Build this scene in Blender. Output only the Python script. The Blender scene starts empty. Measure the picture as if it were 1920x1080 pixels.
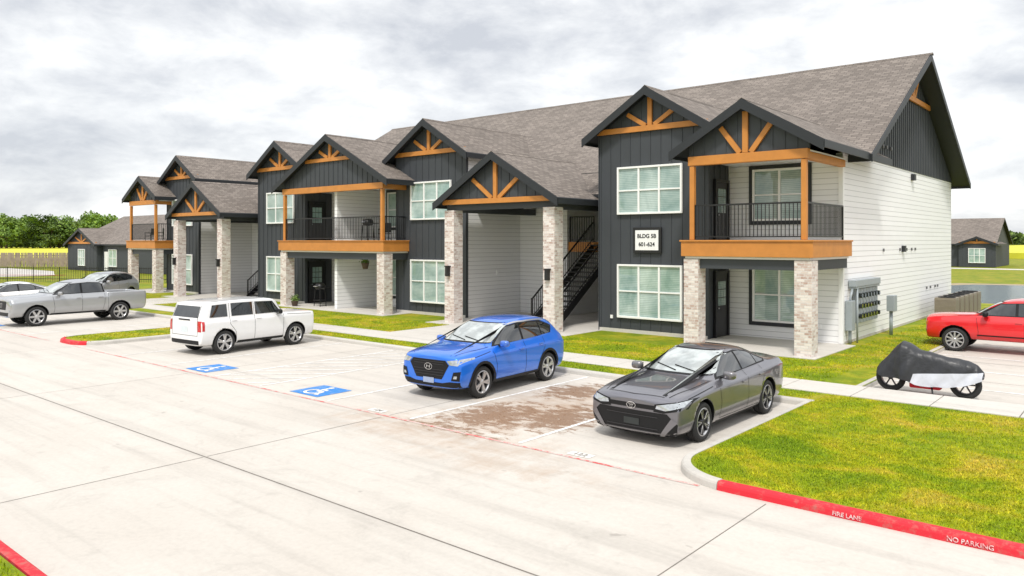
import bpy, bmesh, math, random
import numpy as np
from mathutils import Vector, Matrix
from mathutils import noise as mn
from mathutils.bvhtree import BVHTree
random.seed(7); rng=np.random.default_rng(7)
S=bpy.context.scene; COL=S.collection
R=math.radians
# ---------------------------------------------------------------- materials
def newmat(name):
    m=bpy.data.materials.new(name); m.use_nodes=True
    nt=m.node_tree; return m,nt,nt.nodes['Principled BSDF']
def N(nt,t,**kw):
    n=nt.nodes.new(t)
    for k,v in kw.items():
        if k in n.inputs: n.inputs[k].default_value=v
        else: setattr(n,k,v)
    return n
def L(nt,a,b): nt.links.new(a,b)
def ramp(nt,src,stops):
    r=N(nt,'ShaderNodeValToRGB'); e=r.color_ramp.elements
    while len(e)<len(stops): e.new(.5)
    for i,(p,c) in enumerate(stops):
        e[i].position=p; e[i].color=(c[0],c[1],c[2],1) if isinstance(c,(tuple,list)) else (c,c,c,1)
    L(nt,src,r.inputs[0]); return r.outputs[0]
def mth(nt,op,a,b=None,c=None,clamp=False):
    n=N(nt,'ShaderNodeMath'); n.operation=op; n.use_clamp=clamp
    for i,v in enumerate((a,b,c)):
        if v is None: continue
        if isinstance(v,(int,float)): n.inputs[i].default_value=v
        else: L(nt,v,n.inputs[i])
    return n.outputs[0]
def mixc(nt,f,a,b,blend='MIX'):
    n=N(nt,'ShaderNodeMix',data_type='RGBA',blend_type=blend)
    for i,v in ((0,f),(6,a),(7,b)):
        if isinstance(v,(int,float)): n.inputs[i].default_value=v
        elif isinstance(v,(tuple,list)): n.inputs[i].default_value=(v[0],v[1],v[2],1)
        else: L(nt,v,n.inputs[i])
    return n.outputs[2]
def noise(nt,vec,scale,detail=4,rough=.55,dist=0):
    n=N(nt,'ShaderNodeTexNoise',Scale=scale,Detail=detail,Roughness=rough,Distortion=dist)
    L(nt,vec,n.inputs['Vector']); return n.outputs['Fac']
def bump(nt,b,h,strength=.3,dist=.01):
    n=N(nt,'ShaderNodeBump',Strength=strength,Distance=dist); L(nt,h,n.inputs['Height']); L(nt,n.outputs[0],b.inputs['Normal'])
def simple(name,col,rough=.5,metal=0,var=.12,scale=6,spec=.5,bs=0,coat=0):
    m,nt,b=newmat(name); tc=N(nt,'ShaderNodeTexCoord')
    f=noise(nt,tc.outputs['Object'],scale,5)
    c=mixc(nt,f,tuple(x*(1-var) for x in col),tuple(min(1,x*(1+var)) for x in col))
    L(nt,c,b.inputs['Base Color']); b.inputs['Roughness'].default_value=rough; b.inputs['Metallic'].default_value=metal
    b.inputs['Specular IOR Level'].default_value=spec; b.inputs['Coat Weight'].default_value=coat; b.inputs['Coat Roughness'].default_value=.03
    if bs: bump(nt,b,noise(nt,tc.outputs['Object'],scale*8,4),bs,.005)
    return m
def worn(name,col,under,thr=.5,scale=7):
    m,nt,b=newmat(name); tc=N(nt,'ShaderNodeTexCoord'); P=tc.outputs['Object']
    n=noise(nt,P,scale,8,.75); n2=noise(nt,P,1.1,3)
    f=ramp(nt,mth(nt,'ADD',mth(nt,'MULTIPLY',n,.7),mth(nt,'MULTIPLY',n2,.3)),[(thr-.07,0),(thr+.05,1)])
    c=mixc(nt,mth(nt,'MULTIPLY',f,.9),col,under); L(nt,c,b.inputs['Base Color']); b.inputs['Roughness'].default_value=.75; return m
def uvsep(nt):
    u=N(nt,'ShaderNodeUVMap'); s=N(nt,'ShaderNodeSeparateXYZ'); L(nt,u.outputs[0],s.inputs[0]); return u.outputs[0],s.outputs[0],s.outputs[1]
def siding(name,col,pitch=.18):
    m,nt,b=newmat(name); uv,u,v=uvsep(nt)
    f=mth(nt,'FRACT',mth(nt,'DIVIDE',v,pitch))
    line=mth(nt,'LESS_THAN',f,.10)
    n=noise(nt,uv,1.3,4)
    c=mixc(nt,n,tuple(x*.95 for x in col),col)
    row=mth(nt,'FLOOR',mth(nt,'DIVIDE',v,pitch)); cb=N(nt,'ShaderNodeCombineXYZ'); L(nt,mth(nt,'FLOOR',mth(nt,'ADD',mth(nt,'DIVIDE',u,3.6),mth(nt,'MULTIPLY',row,.37))),cb.inputs[0]); L(nt,row,cb.inputs[1])
    wn=N(nt,'ShaderNodeTexWhiteNoise'); L(nt,cb.outputs[0],wn.inputs['Vector'])
    c=mixc(nt,1,c,ramp(nt,wn.outputs['Value'],[(0,.96),(1,1.0)]),'MULTIPLY')
    c=mixc(nt,mth(nt,'MULTIPLY',line,.55),c,tuple(x*.3 for x in col))
    L(nt,c,b.inputs['Base Color']); b.inputs['Roughness'].default_value=.55
    bump(nt,b,mth(nt,'SUBTRACT',1,f),.7,.02); return m
def brick():
    m,nt,b=newmat('whitewashed_brick'); uv,u,v=uvsep(nt)
    t=N(nt,'ShaderNodeTexBrick',Scale=1.0); L(nt,uv,t.inputs['Vector'])
    t.inputs['Color1'].default_value=(.78,.71,.66,1); t.inputs['Color2'].default_value=(.40,.24,.19,1); t.inputs['Mortar'].default_value=(.66,.63,.60,1)
    t.inputs['Mortar Size'].default_value=.008; t.inputs['Brick Width'].default_value=.21; t.inputs['Row Height'].default_value=.075; t.inputs['Bias'].default_value=-.15
    n=noise(nt,uv,9,6,.7); c=mixc(nt,ramp(nt,n,[(.48,0),(.64,.6)]),t.outputs[0],(.80,.78,.76))
    L(nt,c,b.inputs['Base Color']); b.inputs['Roughness'].default_value=.9
    bump(nt,b,mth(nt,'SUBTRACT',1,t.outputs['Fac']),.7,.012); return m
def shingle():
    m,nt,b=newmat('asphalt_shingle'); uv,u,v=uvsep(nt)
    t=N(nt,'ShaderNodeTexBrick',Scale=1.0); L(nt,uv,t.inputs['Vector']); t.offset=.37
    t.inputs['Color1'].default_value=(.118,.097,.083,1); t.inputs['Color2'].default_value=(.265,.226,.196,1); t.inputs['Mortar'].default_value=(.036,.030,.026,1)
    t.inputs['Mortar Size'].default_value=.014; t.inputs['Brick Width'].default_value=.32; t.inputs['Row Height'].default_value=.16
    n=noise(nt,uv,40,3,.8); c=mixc(nt,.35,t.outputs[0],mixc(nt,n,(.088,.073,.062),(.34,.295,.26)))
    n2=noise(nt,uv,.5,5); c=mixc(nt,1,c,ramp(nt,n2,[(.3,.90),(.7,1.10)]),'MULTIPLY')
    L(nt,c,b.inputs['Base Color']); b.inputs['Roughness'].default_value=.92
    f=mth(nt,'FRACT',mth(nt,'DIVIDE',v,.16)); bump(nt,b,mth(nt,'ADD',mth(nt,'SUBTRACT',1,f),n),.6,.015); return m
def concrete(name,a,bc,dirt=False):
    m,nt,b=newmat(name); tc=N(nt,'ShaderNodeTexCoord'); P=tc.outputs['Object']
    n1=noise(nt,P,.35,6,.6,.4); n2=noise(nt,P,14,5,.7); n3=noise(nt,P,1.7,6,.65,1.2)
    c=mixc(nt,ramp(nt,n1,[(.3,0),(.7,1)]),a,bc)
    c=mixc(nt,1,c,ramp(nt,n2,[(.3,.93),(.7,1.04)]),'MULTIPLY')
    c=mixc(nt,1,c,ramp(nt,n3,[(.26,.88),(.44,1),(.8,1.03)]),'MULTIPLY')
    mp=N(nt,'ShaderNodeMapping'); mp.inputs['Scale'].default_value=(.12,2.2,1); L(nt,P,mp.inputs[0])
    n4=noise(nt,mp.outputs[0],1.2,5,.6); c=mixc(nt,1,c,ramp(nt,n4,[(.3,.87),(.5,1),(.75,1.03)]),'MULTIPLY')
    if dirt:
        s=N(nt,'ShaderNodeSeparateXYZ'); L(nt,P,s.inputs[0])
        cb=N(nt,'ShaderNodeCombineXYZ'); L(nt,mth(nt,'FLOOR',mth(nt,'DIVIDE',mth(nt,'ADD',s.outputs[0],3.9),7.6)),cb.inputs[0]); L(nt,mth(nt,'FLOOR',mth(nt,'DIVIDE',mth(nt,'SUBTRACT',s.outputs[1],6.12),3.7)),cb.inputs[1])
        wn=N(nt,'ShaderNodeTexWhiteNoise'); L(nt,cb.outputs[0],wn.inputs['Vector']); c=mixc(nt,1,c,ramp(nt,wn.outputs['Value'],[(0,.95),(1,1.03)]),'MULTIPLY')
        no=noise(nt,P,2.6,3,.5); st=ramp(nt,no,[(.71,0),(.76,.4)]); c=mixc(nt,st,c,(.20,.18,.16))
        jd=mth(nt,'ABSOLUTE',mth(nt,'SUBTRACT',s.outputs[1],6.12)); c=mixc(nt,1,c,ramp(nt,jd,[(0,.90),(.14,1)]),'MULTIPLY')
        def blob(cx,cy,rx,ry):
            dx=mth(nt,'DIVIDE',mth(nt,'SUBTRACT',s.outputs[0],cx),rx); dy=mth(nt,'DIVIDE',mth(nt,'SUBTRACT',s.outputs[1],cy),ry)
            return mth(nt,'SUBTRACT',1,mth(nt,'SQRT',mth(nt,'ADD',mth(nt,'MULTIPLY',dx,dx),mth(nt,'MULTIPLY',dy,dy))),clamp=True)
        mp2=N(nt,'ShaderNodeMapping'); mp2.inputs['Scale'].default_value=(.9,1.7,1); mp2.inputs['Rotation'].default_value=(0,0,-.35); L(nt,P,mp2.inputs[0])
        mp3=N(nt,'ShaderNodeMapping'); mp3.inputs['Scale'].default_value=(2.6,.45,1); mp3.inputs['Rotation'].default_value=(0,0,.25); L(nt,P,mp3.inputs[0])
        nd=noise(nt,mp2.outputs[0],1.5,12,.72,.5); nf=noise(nt,mp2.outputs[0],3.0,12,.74,.4); ng=noise(nt,P,30,6,.85); nt_=noise(nt,mp3.outputs[0],1.6,8,.6)
        A=mth(nt,'MAXIMUM',blob(-9.6,12.0,1.9,4.2),mth(nt,'MULTIPLY',blob(-9.8,9.6,3.6,1.5),.7)); A=mth(nt,'MAXIMUM',A,mth(nt,'MULTIPLY',blob(-7.8,8.9,2.8,1.0),.45))
        def fall(x): return ramp(nt,x,[(0,0),(.25,1)])
        wv=mth(nt,'ADD',mth(nt,'ADD',mth(nt,'MULTIPLY',nd,.5),mth(nt,'MULTIPLY',nt_,.3)),mth(nt,'ADD',mth(nt,'MULTIPLY',ng,.2),mth(nt,'MULTIPLY',A,.22)))
        wide=mth(nt,'MULTIPLY',ramp(nt,wv,[(.50,0),(.76,1)]),fall(A))
        c=mixc(nt,mth(nt,'MULTIPLY',wide,.75),c,(.37,.25,.165))
        B=mth(nt,'MAXIMUM',blob(-9.9,11.3,1.4,1.8),blob(-8.8,11.9,1.2,1.9)); B=mth(nt,'MAXIMUM',B,blob(-10.1,14.2,1.1,1.4)); B=mth(nt,'MAXIMUM',B,mth(nt,'MULTIPLY',blob(-9.8,10.0,1.9,.6),.6))
        cv=mth(nt,'ADD',mth(nt,'ADD',mth(nt,'MULTIPLY',nf,.75),mth(nt,'MULTIPLY',ng,.25)),mth(nt,'MULTIPLY',B,.22))
        core=mth(nt,'MULTIPLY',ramp(nt,cv,[(.565,0),(.625,1)]),fall(B))
        c=mixc(nt,mth(nt,'MULTIPLY',core,.85),c,mixc(nt,ramp(nt,ng,[(.35,0),(.65,1)]),(.10,.05,.025),(.32,.19,.11)))
    L(nt,c,b.inputs['Base Color']); b.inputs['Roughness'].default_value=.82; b.inputs['Specular IOR Level'].default_value=.3
    bump(nt,b,noise(nt,P,60,4,.7),.25,.004); return m
def grassm(name,blade=False,k=1.0):
    m,nt,b=newmat(name); tc=N(nt,'ShaderNodeTexCoord'); P=tc.outputs['Object']
    n1=noise(nt,P,.75,8,.68,.5); n2=noise(nt,P,6,5,.7)
    c=ramp(nt,n1,[(.34,(.12*k,.185*k,.006)),(.45,(.18*k,.23*k,.007)),(.54,(.265*k,.27*k,.010)),(.66,(.36*k,.28*k,.045))])
    c=mixc(nt,1,c,ramp(nt,n2,[(.3,.76),(.7,1.15)]),'MULTIPLY')
    if blade:
        g=N(nt,'ShaderNodeNewGeometry'); c=mixc(nt,1,c,ramp(nt,g.outputs['Random Per Island'],[(0,(.75,.8,.7)),(.6,(1.05,1.05,1)),(1,(1.35,1.25,1.4))]),'MULTIPLY')
    else:
        n3=noise(nt,P,45,4,.8); c=mixc(nt,1,c,ramp(nt,n3,[(.3,.7),(.65,1.12)]),'MULTIPLY'); bump(nt,b,n3,.6,.02)
    L(nt,c,b.inputs['Base Color']); b.inputs['Roughness'].default_value=.75; b.inputs['Specular IOR Level'].default_value=.2; return m
def blinds():
    m,nt,b=newmat('window_glass_with_blinds'); uv,u,v=uvsep(nt)
    f=mth(nt,'FRACT',mth(nt,'DIVIDE',v,.062)); st=mth(nt,'LESS_THAN',f,.3)
    n=noise(nt,uv,.9,4,.6,.5); oi=N(nt,'ShaderNodeObjectInfo')
    c=mixc(nt,ramp(nt,n,[(.35,0),(.65,1)]),(.22,.35,.32),(.56,.68,.64))
    c=mixc(nt,mth(nt,'MULTIPLY',st,.5),c,(.10,.18,.165))
    c=mixc(nt,1,c,ramp(nt,oi.outputs['Random'],[(0,.75),(1,1.12)]),'MULTIPLY')
    L(nt,c,b.inputs['Base Color']); b.inputs['Roughness'].default_value=.3; b.inputs['Coat Weight'].default_value=1; b.inputs['Coat IOR'].default_value=1.7; b.inputs['Coat Roughness'].default_value=.015; return m
def foliage(name,a,b2):
    m,nt,b=newmat(name); g=N(nt,'ShaderNodeNewGeometry'); tc=N(nt,'ShaderNodeTexCoord')
    c=mixc(nt,g.outputs['Random Per Island'],a,b2); n=noise(nt,tc.outputs['Object'],.35,3)
    c=mixc(nt,1,c,ramp(nt,n,[(.35,.55),(.65,1.4)]),'MULTIPLY')
    L(nt,c,b.inputs['Base Color']); b.inputs['Roughness'].default_value=.7; return m
def paint(name,col,metal=.0,rough=.35):
    m,nt,b=newmat(name); tc=N(nt,'ShaderNodeTexCoord')
    n=noise(nt,tc.outputs['Object'],3,3); c=mixc(nt,n,tuple(x*.95 for x in col),col)
    s=N(nt,'ShaderNodeSeparateXYZ'); L(nt,tc.outputs['Object'],s.inputs[0])
    n2=noise(nt,tc.outputs['Object'],8,5,.7)
    d=mth(nt,'MULTIPLY',ramp(nt,s.outputs[2],[(.15,.4),(.5,0)]),n2)
    c=mixc(nt,d,c,(.25,.22,.18))
    L(nt,c,b.inputs['Base Color']); b.inputs['Metallic'].default_value=metal; b.inputs['Roughness'].default_value=rough
    b.inputs['Coat Weight'].default_value=1; b.inputs['Coat Roughness'].default_value=.02
    return m
def glassm(name,col,rough=.03,v=.45):
    m,nt,b=newmat(name); tc=N(nt,'ShaderNodeTexCoord')
    n=noise(nt,tc.outputs['Object'],2.6,3); c=mixc(nt,ramp(nt,n,[(.42,0),(.6,1)]),tuple(x*v for x in col),col)
    L(nt,c,b.inputs['Base Color']); b.inputs['Roughness'].default_value=rough; b.inputs['Specular IOR Level'].default_value=.9
    b.inputs['Coat Weight'].default_value=1; b.inputs['Coat Roughness'].default_value=.01; return m
M={}
CON=(.56,.525,.475)
M['white']=siding('white_lap_siding',(.88,.88,.88))
M['dark']=simple('charcoal_siding',(.046,.052,.060),.6,var=.14,scale=1.2)
M['fascia']=simple('dark_fascia',(.018,.021,.025),.5,var=.1)
M['ventgrey']=simple('vent_grey',(.13,.13,.135),.5,var=.1)
M['orange']=simple('stained_cedar',(.54,.215,.042),.5,var=.22,scale=3,bs=.2)
M['brick']=brick(); M['shingle']=shingle()
M['conc']=concrete('parking_concrete',(.575,.54,.49),(.525,.485,.435),dirt=True)
M['walk']=concrete('sidewalk_concrete',(.60,.57,.525),(.55,.52,.475))
M['curb']=concrete('curb_concrete',(.54,.52,.48),(.48,.455,.415))
M['red']=worn('red_curb_paint',(.60,.014,.028),(.42,.12,.10),.56,9)
M['redline']=worn('worn_red_line_paint',(.60,.05,.05),CON,.49,6)
M['grass']=grassm('lawn_grass',k=1.15); M['blade']=grassm('lawn_blades',True,1.6)
M['field']=simple('crop_field',(.55,.53,.035),.9,var=.3,scale=.25,bs=.5)
M['earth']=grassm('open_ground',k=1.0)
M['pane']=blinds()
M['wframe']=simple('white_vinyl',(.86,.86,.85),.35,var=.03)
M['black']=simple('black_metal',(.012,.012,.013),.4,var=.2)
M['doorblk']=simple('black_door_paint',(.012,.012,.014),.3,var=.15)
M['rubber']=simple('tyre_rubber',(.022,.022,.022),.85,var=.3,scale=12)
M['plastic']=simple('black_plastic',(.008,.008,.009),.5,var=.2,spec=.3)
M['chrome']=simple('chrome',(.8,.8,.82),.12,1,var=.03)
M['silver']=simple('alloy_silver',(.55,.55,.56),.3,.8,var=.06)
M['gunmetal']=simple('dark_alloy',(.06,.06,.065),.3,.7,var=.1)
M['glass']=glassm('tinted_glass',(.016,.02,.021)); M['wglass']=glassm('windshield_glass_sky_sheen',(.46,.50,.49),v=.6)  # windshield base colour is painted pale to stand in for reflected sky
M['lamp']=simple('headlamp_lens',(.42,.45,.48),.06,.3,var=.6,scale=16,coat=1)
M['tail']=simple('tail_lamp_red',(.50,.01,.012),.15,var=.2,coat=1)
M['amber']=simple('amber_lens',(.7,.22,.02),.2,var=.1,coat=1)
M['plate']=simple('licence_plate_paint',(.30,.36,.50),.5,var=.25)
M['platew']=simple('white_licence_plate',(.62,.68,.70),.5,var=.2)
M['platedk']=simple('dark_front_plate',(.02,.025,.025),.4,var=.3)
M['metalbox']=simple('grey_utility_metal',(.33,.37,.39),.5,.1,var=.1)
M['acm']=simple('condenser_metal',(.27,.23,.185),.5,.2,var=.12)
M['wpaint']=worn('white_road_paint',(.80,.80,.79),CON,.53,8)
M['kpaint']=worn('kerb_letter_paint',(.76,.68,.67),(.60,.08,.09),.49,26)
M['bpaint']=worn('blue_road_paint',(.03,.20,.56),(.25,.33,.45),.58,7)
M['npatch']=worn('stall_number_background',(.74,.73,.70),CON,.53,10)
M['joint']=simple('joint_sealant',(.17,.15,.13),.9,var=.3)
M['soffit']=simple('soffit_paint',(.78,.78,.77),.7,var=.05)
M['signw']=simple('sign_white',(.85,.85,.85),.4,var=.02)
M['wood']=simple('weathered_fence_wood',(.30,.24,.19),.85,var=.35,scale=2)
M['bark']=simple('bark',(.10,.07,.05),.9,var=.3,bs=.4)
M['leaf']=foliage('oak_leaves',(.06,.13,.012),(.20,.31,.04)); M['leaf2']=foliage('dark_leaves',(.05,.10,.018),(.14,.21,.035))
M['inner']=simple('breezeway_wall',(.78,.78,.77),.8,var=.06)
M['mud']=simple('dried_mud',(.22,.12,.065),.95,var=.4,scale=9,bs=.6)
M['bank']=simple('pond_bank_soil',(.34,.27,.16),.95,var=.35,scale=1.5,bs=.4)
# ---------------------------------------------------------------- mesh helpers
def wm(o):
    if o.parent is None: return o.matrix_basis.copy()
    return wm(o.parent)@o.matrix_parent_inverse@o.matrix_basis
def autouv(me):
    uv=me.uv_layers.new(name='UVMap')
    for p in me.polygons:
        n=p.normal
        u=Vector((0,0,1)).cross(n)
        u=u.normalized() if u.length>.05 else Vector((1,0,0))
        v=n.cross(u).normalized()
        for li in p.loop_indices:
            co=me.vertices[me.loops[li].vertex_index].co
            uv.data[li].uv=(co.dot(u),co.dot(v))
def link(o,parent=None,local=False):
    COL.objects.link(o)
    if parent is not None:
        o.parent=parent
        if not local: o.matrix_parent_inverse=wm(parent).inverted()
    return o
def thing(name,loc,label,cat,group=None,rot=0):
    e=bpy.data.objects.new(name,None); e.empty_display_size=.3; e.location=loc; e.rotation_euler=(0,0,rot)
    COL.objects.link(e); e['label']=label; e['category']=cat
    if group: e['group']=group
    return e
class MB:
    flat=False
    def __init__(s): s.v=[];s.f=[];s.m=[]
    def face(s,pts,mi=0):
        b=len(s.v); s.v+= [tuple(p) for p in pts]; s.f.append(tuple(range(b,b+len(pts)))); s.m.append(mi); return s
    def box(s,x0,x1,y0,y1,z0,z1,mi=0):
        if x0>x1:x0,x1=x1,x0
        if y0>y1:y0,y1=y1,y0
        b=len(s.v); s.v+=[(x0,y0,z0),(x1,y0,z0),(x1,y1,z0),(x0,y1,z0),(x0,y0,z1),(x1,y0,z1),(x1,y1,z1),(x0,y1,z1)]
        for f in ((0,3,2,1),(4,5,6,7),(0,1,5,4),(1,2,6,5),(2,3,7,6),(3,0,4,7)): s.f.append(tuple(b+i for i in f)); s.m.append(mi)
        return s
    def prism(s,poly,axis,a,b,mi=0):
        def P(u,v,w): return {'y':(u,w,v),'x':(w,u,v),'z':(u,v,w)}[axis]
        n=len(poly); k=len(s.v)
        s.v+=[P(u,v,a) for u,v in poly]+[P(u,v,b) for u,v in poly]
        s.f.append(tuple(k+i for i in range(n))); s.f.append(tuple(k+n+i for i in reversed(range(n)))); s.m+=[mi,mi]
        for i in range(n):
            j=(i+1)%n; s.f.append((k+i,k+n+i,k+n+j,k+j)); s.m.append(mi)
        return s
    def bar(s,p0,p1,w,h=None,mi=0,up=(0,0,1)):
        h=h or w; p0=Vector(p0);p1=Vector(p1); d=(p1-p0).normalized(); up=Vector(up)
        if abs(d.dot(up))>.98: up=Vector((0,1,0))
        a=d.cross(up).normalized()*w/2; c=a.cross(d).normalized()*h/2
        k=len(s.v)
        for p in (p0,p1): s.v+=[tuple(p-a-c),tuple(p+a-c),tuple(p+a+c),tuple(p-a+c)]
        for f in ((0,1,2,3),(7,6,5,4),(0,4,5,1),(1,5,6,2),(2,6,7,3),(3,7,4,0)): s.f.append(tuple(k+i for i in f)); s.m.append(mi)
        return s
    def cyl(s,p0,p1,r,r2=None,n=12,mi=0):
        r2=r if r2 is None else r2; p0=Vector(p0);p1=Vector(p1); d=(p1-p0).normalized()
        up=Vector((0,0,1)) if abs(d.z)<.9 else Vector((1,0,0)); a=d.cross(up).normalized(); c=d.cross(a)
        k=len(s.v)
        for p,q in ((p0,r),(p1,r2)):
            for i in range(n):
                t=2*math.pi*i/n; s.v.append(tuple(p+a*math.cos(t)*q+c*math.sin(t)*q))
        s.f.append(tuple(k+i for i in range(n))); s.f.append(tuple(k+n+i for i in reversed(range(n)))); s.m+=[mi,mi]
        for i in range(n): j=(i+1)%n; s.f.append((k+i,k+n+i,k+n+j,k+j)); s.m.append(mi)
        return s
    def lathe(s,prof,c=(0,0,0),axis='z',n=24,mi=0):
        k=len(s.v); m=len(prof)
        for i in range(n):
            t=2*math.pi*i/n
            for r,h in prof:
                a,b=r*math.cos(t),r*math.sin(t)
                p={'z':(a,b,h),'y':(a,h,b),'x':(h,a,b)}[axis]; s.v.append((p[0]+c[0],p[1]+c[1],p[2]+c[2]))
        for i in range(n):
            j=(i+1)%n
            for q in range(m-1): s.f.append((k+i*m+q,k+i*m+q+1,k+j*m+q+1,k+j*m+q)); s.m.append(mi)
        return s
    def mesh(s,name,mats,smooth=False):
        me=bpy.data.meshes.new(name); me.from_pydata(s.v,[],s.f)
        for m in mats: me.materials.append(m)
        me.polygons.foreach_set('material_index',s.m)
        if not s.flat:
            bm=bmesh.new(); bm.from_mesh(me); bmesh.ops.recalc_face_normals(bm,faces=bm.faces); bm.to_mesh(me); bm.free()
        if smooth: me.polygons.foreach_set('use_smooth',[True]*len(me.polygons))
        me.update(); autouv(me); return me
    def build(s,name,mats,parent=None,local=False,bevel=0,smooth=False,**props):
        if not isinstance(mats,(list,tuple)): mats=[mats]
        me=s.mesh(name,mats,smooth); o=bpy.data.objects.new(name,me); link(o,parent,local)
        if bevel:
            b=o.modifiers.new('bevel','BEVEL'); b.width=bevel; b.segments=2; b.limit_method='ANGLE'; b.angle_limit=R(40)
        for k,v in props.items(): o[k]=v
        return o
def each(name,mat,parent,boxes,bevel=0):
    for b in boxes: MB().box(*b).build(name,mat,parent,bevel=bevel)
def sheet(name,polys,z,mat,kind='structure'):
    mb=MB(); mb.flat=True
    for p in polys:
        a=sum(p[i][0]*p[(i+1)%len(p)][1]-p[(i+1)%len(p)][0]*p[i][1] for i in range(len(p)))
        if a<0: p=list(reversed(p))
        mb.face([(x,y,z) for x,y in p])
    return mb.build(name,mat,kind=kind)
def rect(x0,x1,y0,y1): return [(x0,y0),(x1,y0),(x1,y1),(x0,y1)]
def textmesh(txt,size,mat,name,parent=None,local=False,mtx=None,ext=.003,bold=.012,**props):
    cu=bpy.data.curves.new('t','FONT'); cu.body=txt; cu.size=size; cu.align_x='CENTER'; cu.align_y='CENTER'; cu.extrude=ext; cu.offset=bold*size
    t=bpy.data.objects.new('t',cu); COL.objects.link(t); bpy.context.view_layer.update()
    me=bpy.data.meshes.new_from_object(t.evaluated_get(bpy.context.evaluated_depsgraph_get()))
    bpy.data.objects.remove(t); me.materials.clear(); me.materials.append(mat)
    if mtx: me.transform(mtx)
    o=bpy.data.objects.new(name,me); link(o,parent,local)
    for k,v in props.items(): o[k]=v
    return o
# ---------------------------------------------------------------- camera / light / world
TH=40.2; HC=3.4
cam=bpy.data.cameras.new('camera'); co=bpy.data.objects.new('camera',cam); COL.objects.link(co)
co.location=(0,0,HC); co.rotation_euler=(R(90),0,R(TH)); cam.lens=27; cam.sensor_width=36; cam.shift_y=-88/1920; cam.clip_end=6000; S.camera=co
S.view_settings.view_transform='Standard'; S.view_settings.look='None'; S.view_settings.exposure=0
w=bpy.data.worlds.new('World'); S.world=w; w.use_nodes=True; nt=w.node_tree; bg=nt.nodes['Background']
SE=56
sky=N(nt,'ShaderNodeTexSky'); sky.sky_type='NISHITA'; sky.sun_disc=False; sky.sun_elevation=R(SE); sky.sun_rotation=R(155)
bgs=mixc(nt,1,sky.outputs[0],(.12,.12,.12),'MULTIPLY')
tc=N(nt,'ShaderNodeTexCoord'); mp=N(nt,'ShaderNodeMapping'); mp.inputs['Scale'].default_value=(1,1,2.3); mp.inputs['Location'].default_value=(2.35,.4,.4); L(nt,tc.outputs['Generated'],mp.inputs[0])
n1=noise(nt,mp.outputs[0],3.0,12,.55,.12)
n2=noise(nt,mp.outputs[0],9,10,.62,.3)
nn=mth(nt,'ADD',mth(nt,'MULTIPLY',n1,.70),mth(nt,'MULTIPLY',n2,.30))
cl=ramp(nt,nn,[(.39,(.55,.57,.61)),(.45,(.68,.695,.72)),(.50,(.80,.81,.82)),(.55,(.93,.93,.93))])
sz=N(nt,'ShaderNodeSeparateXYZ'); L(nt,tc.outputs['Generated'],sz.inputs[0])
final=mixc(nt,.92,bgs,cl); L(nt,final,bg.inputs[0])
# overcast luminance rises towards the zenith
zen=mth(nt,'ADD',1.24,mth(nt,'MULTIPLY',mth(nt,'MAXIMUM',mth(nt,'SUBTRACT',sz.outputs[2],.30),0),1.0)); L(nt,zen,bg.inputs[1])
sd=bpy.data.lights.new('sun','SUN'); sd.energy=2.8; sd.angle=R(7); sd.color=(1,.96,.90); so=bpy.data.objects.new('sun',sd); COL.objects.link(so)
dirv=Vector((.45*math.cos(R(SE)),-.893*math.cos(R(SE)),math.sin(R(SE))))
so.rotation_euler=dirv.to_track_quat('Z','Y').to_euler(); so.location=(0,-20,40)
# ---------------------------------------------------------------- ground
KX=-5.55
sheet('ground',[rect(-3500,3500,-3500,3500)],-.03,M['earth'])
sheet('parking_lot',[rect(-72,60,2.85,18.3),rect(-5.3,45,18.3,34)],0,M['conc'])
cf=MB(); cf.prism(rect(-700,-140,20,600),'z',-.02,.7); cf.build('crop_field',M['field'],kind='stuff')
cf=MB(); cf.prism([(-60,180),(0,176),(400,130),(900,130),(900,700),(-60,700)],'z',-.02,1.1); cf.build('crop_field',M['field'],kind='stuff')
sheet('road',[[(-128,-40),(-96,-40),(-84,29),(-96,33),(-113,33)]],-.012,M['walk'])
j=MB(); j.flat=True
def gl(x0,y0,x1,y1,w=.03,z=.004,mb=None):
    mb=mb if mb is not None else j; d=Vector((x1-x0,y1-y0)).normalized(); n=Vector((-d.y,d.x))*w/2
    mb.face([(x0-n.x,y0-n.y,z),(x1-n.x,y1-n.y,z),(x1+n.x,y1+n.y,z),(x0+n.x,y0+n.y,z)])
gl(-72,6.12,60,6.12,.019)
for x in (-71.8,-64.7,-57.1,-49.5,-41.9,-34.3,-26.7,-19.1,-11.5,-3.9,3.7,11.3):
    if x<-5 or x>0: gl(x,2.9,x,6.09,.012)
    gl(x,6.15,x,9.7,.012)
for y in (21.5,24.8,28.1,31.4): gl(-5.1,y,45,y,.018)
for x in (-11.5,-19.1,-26.4,-34.3): gl(x,9.9,x,15.9,.010)
j.build('pavement_joint',M['joint'],kind='structure')
def arc(cx,cy,r,a0,a1,n=10): return [(cx+r*math.cos(R(a0+(a1-a0)*i/n)),cy+r*math.sin(R(a0+(a1-a0)*i/n))) for i in range(n+1)]
isl=[(KX+.07,17.0)]+arc(KX+1.07,10.95,1.0,180,270,14)+[(60,9.95),(60,17.0)]
sheet('lawn',[isl],.112,M['grass']); sheet('lawn',[rect(-58,-5.44,16.14,46),rect(-58,60,46,47)],.115,M['grass'])
sheet('lawn',[[(-28.85,16.2)]+arc(-28.05,10.85,.8,180,270)+arc(-27.45,10.85,.8,270,360)+[(-26.65,16.2)]],.113,M['grass'])
sheet('lawn',[rect(-72,60,-60,2.68)],.115,M['grass'])
sheet('lawn',[rect(-5.44,-5.15,18.1,46)],.113,M['grass'])
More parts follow.
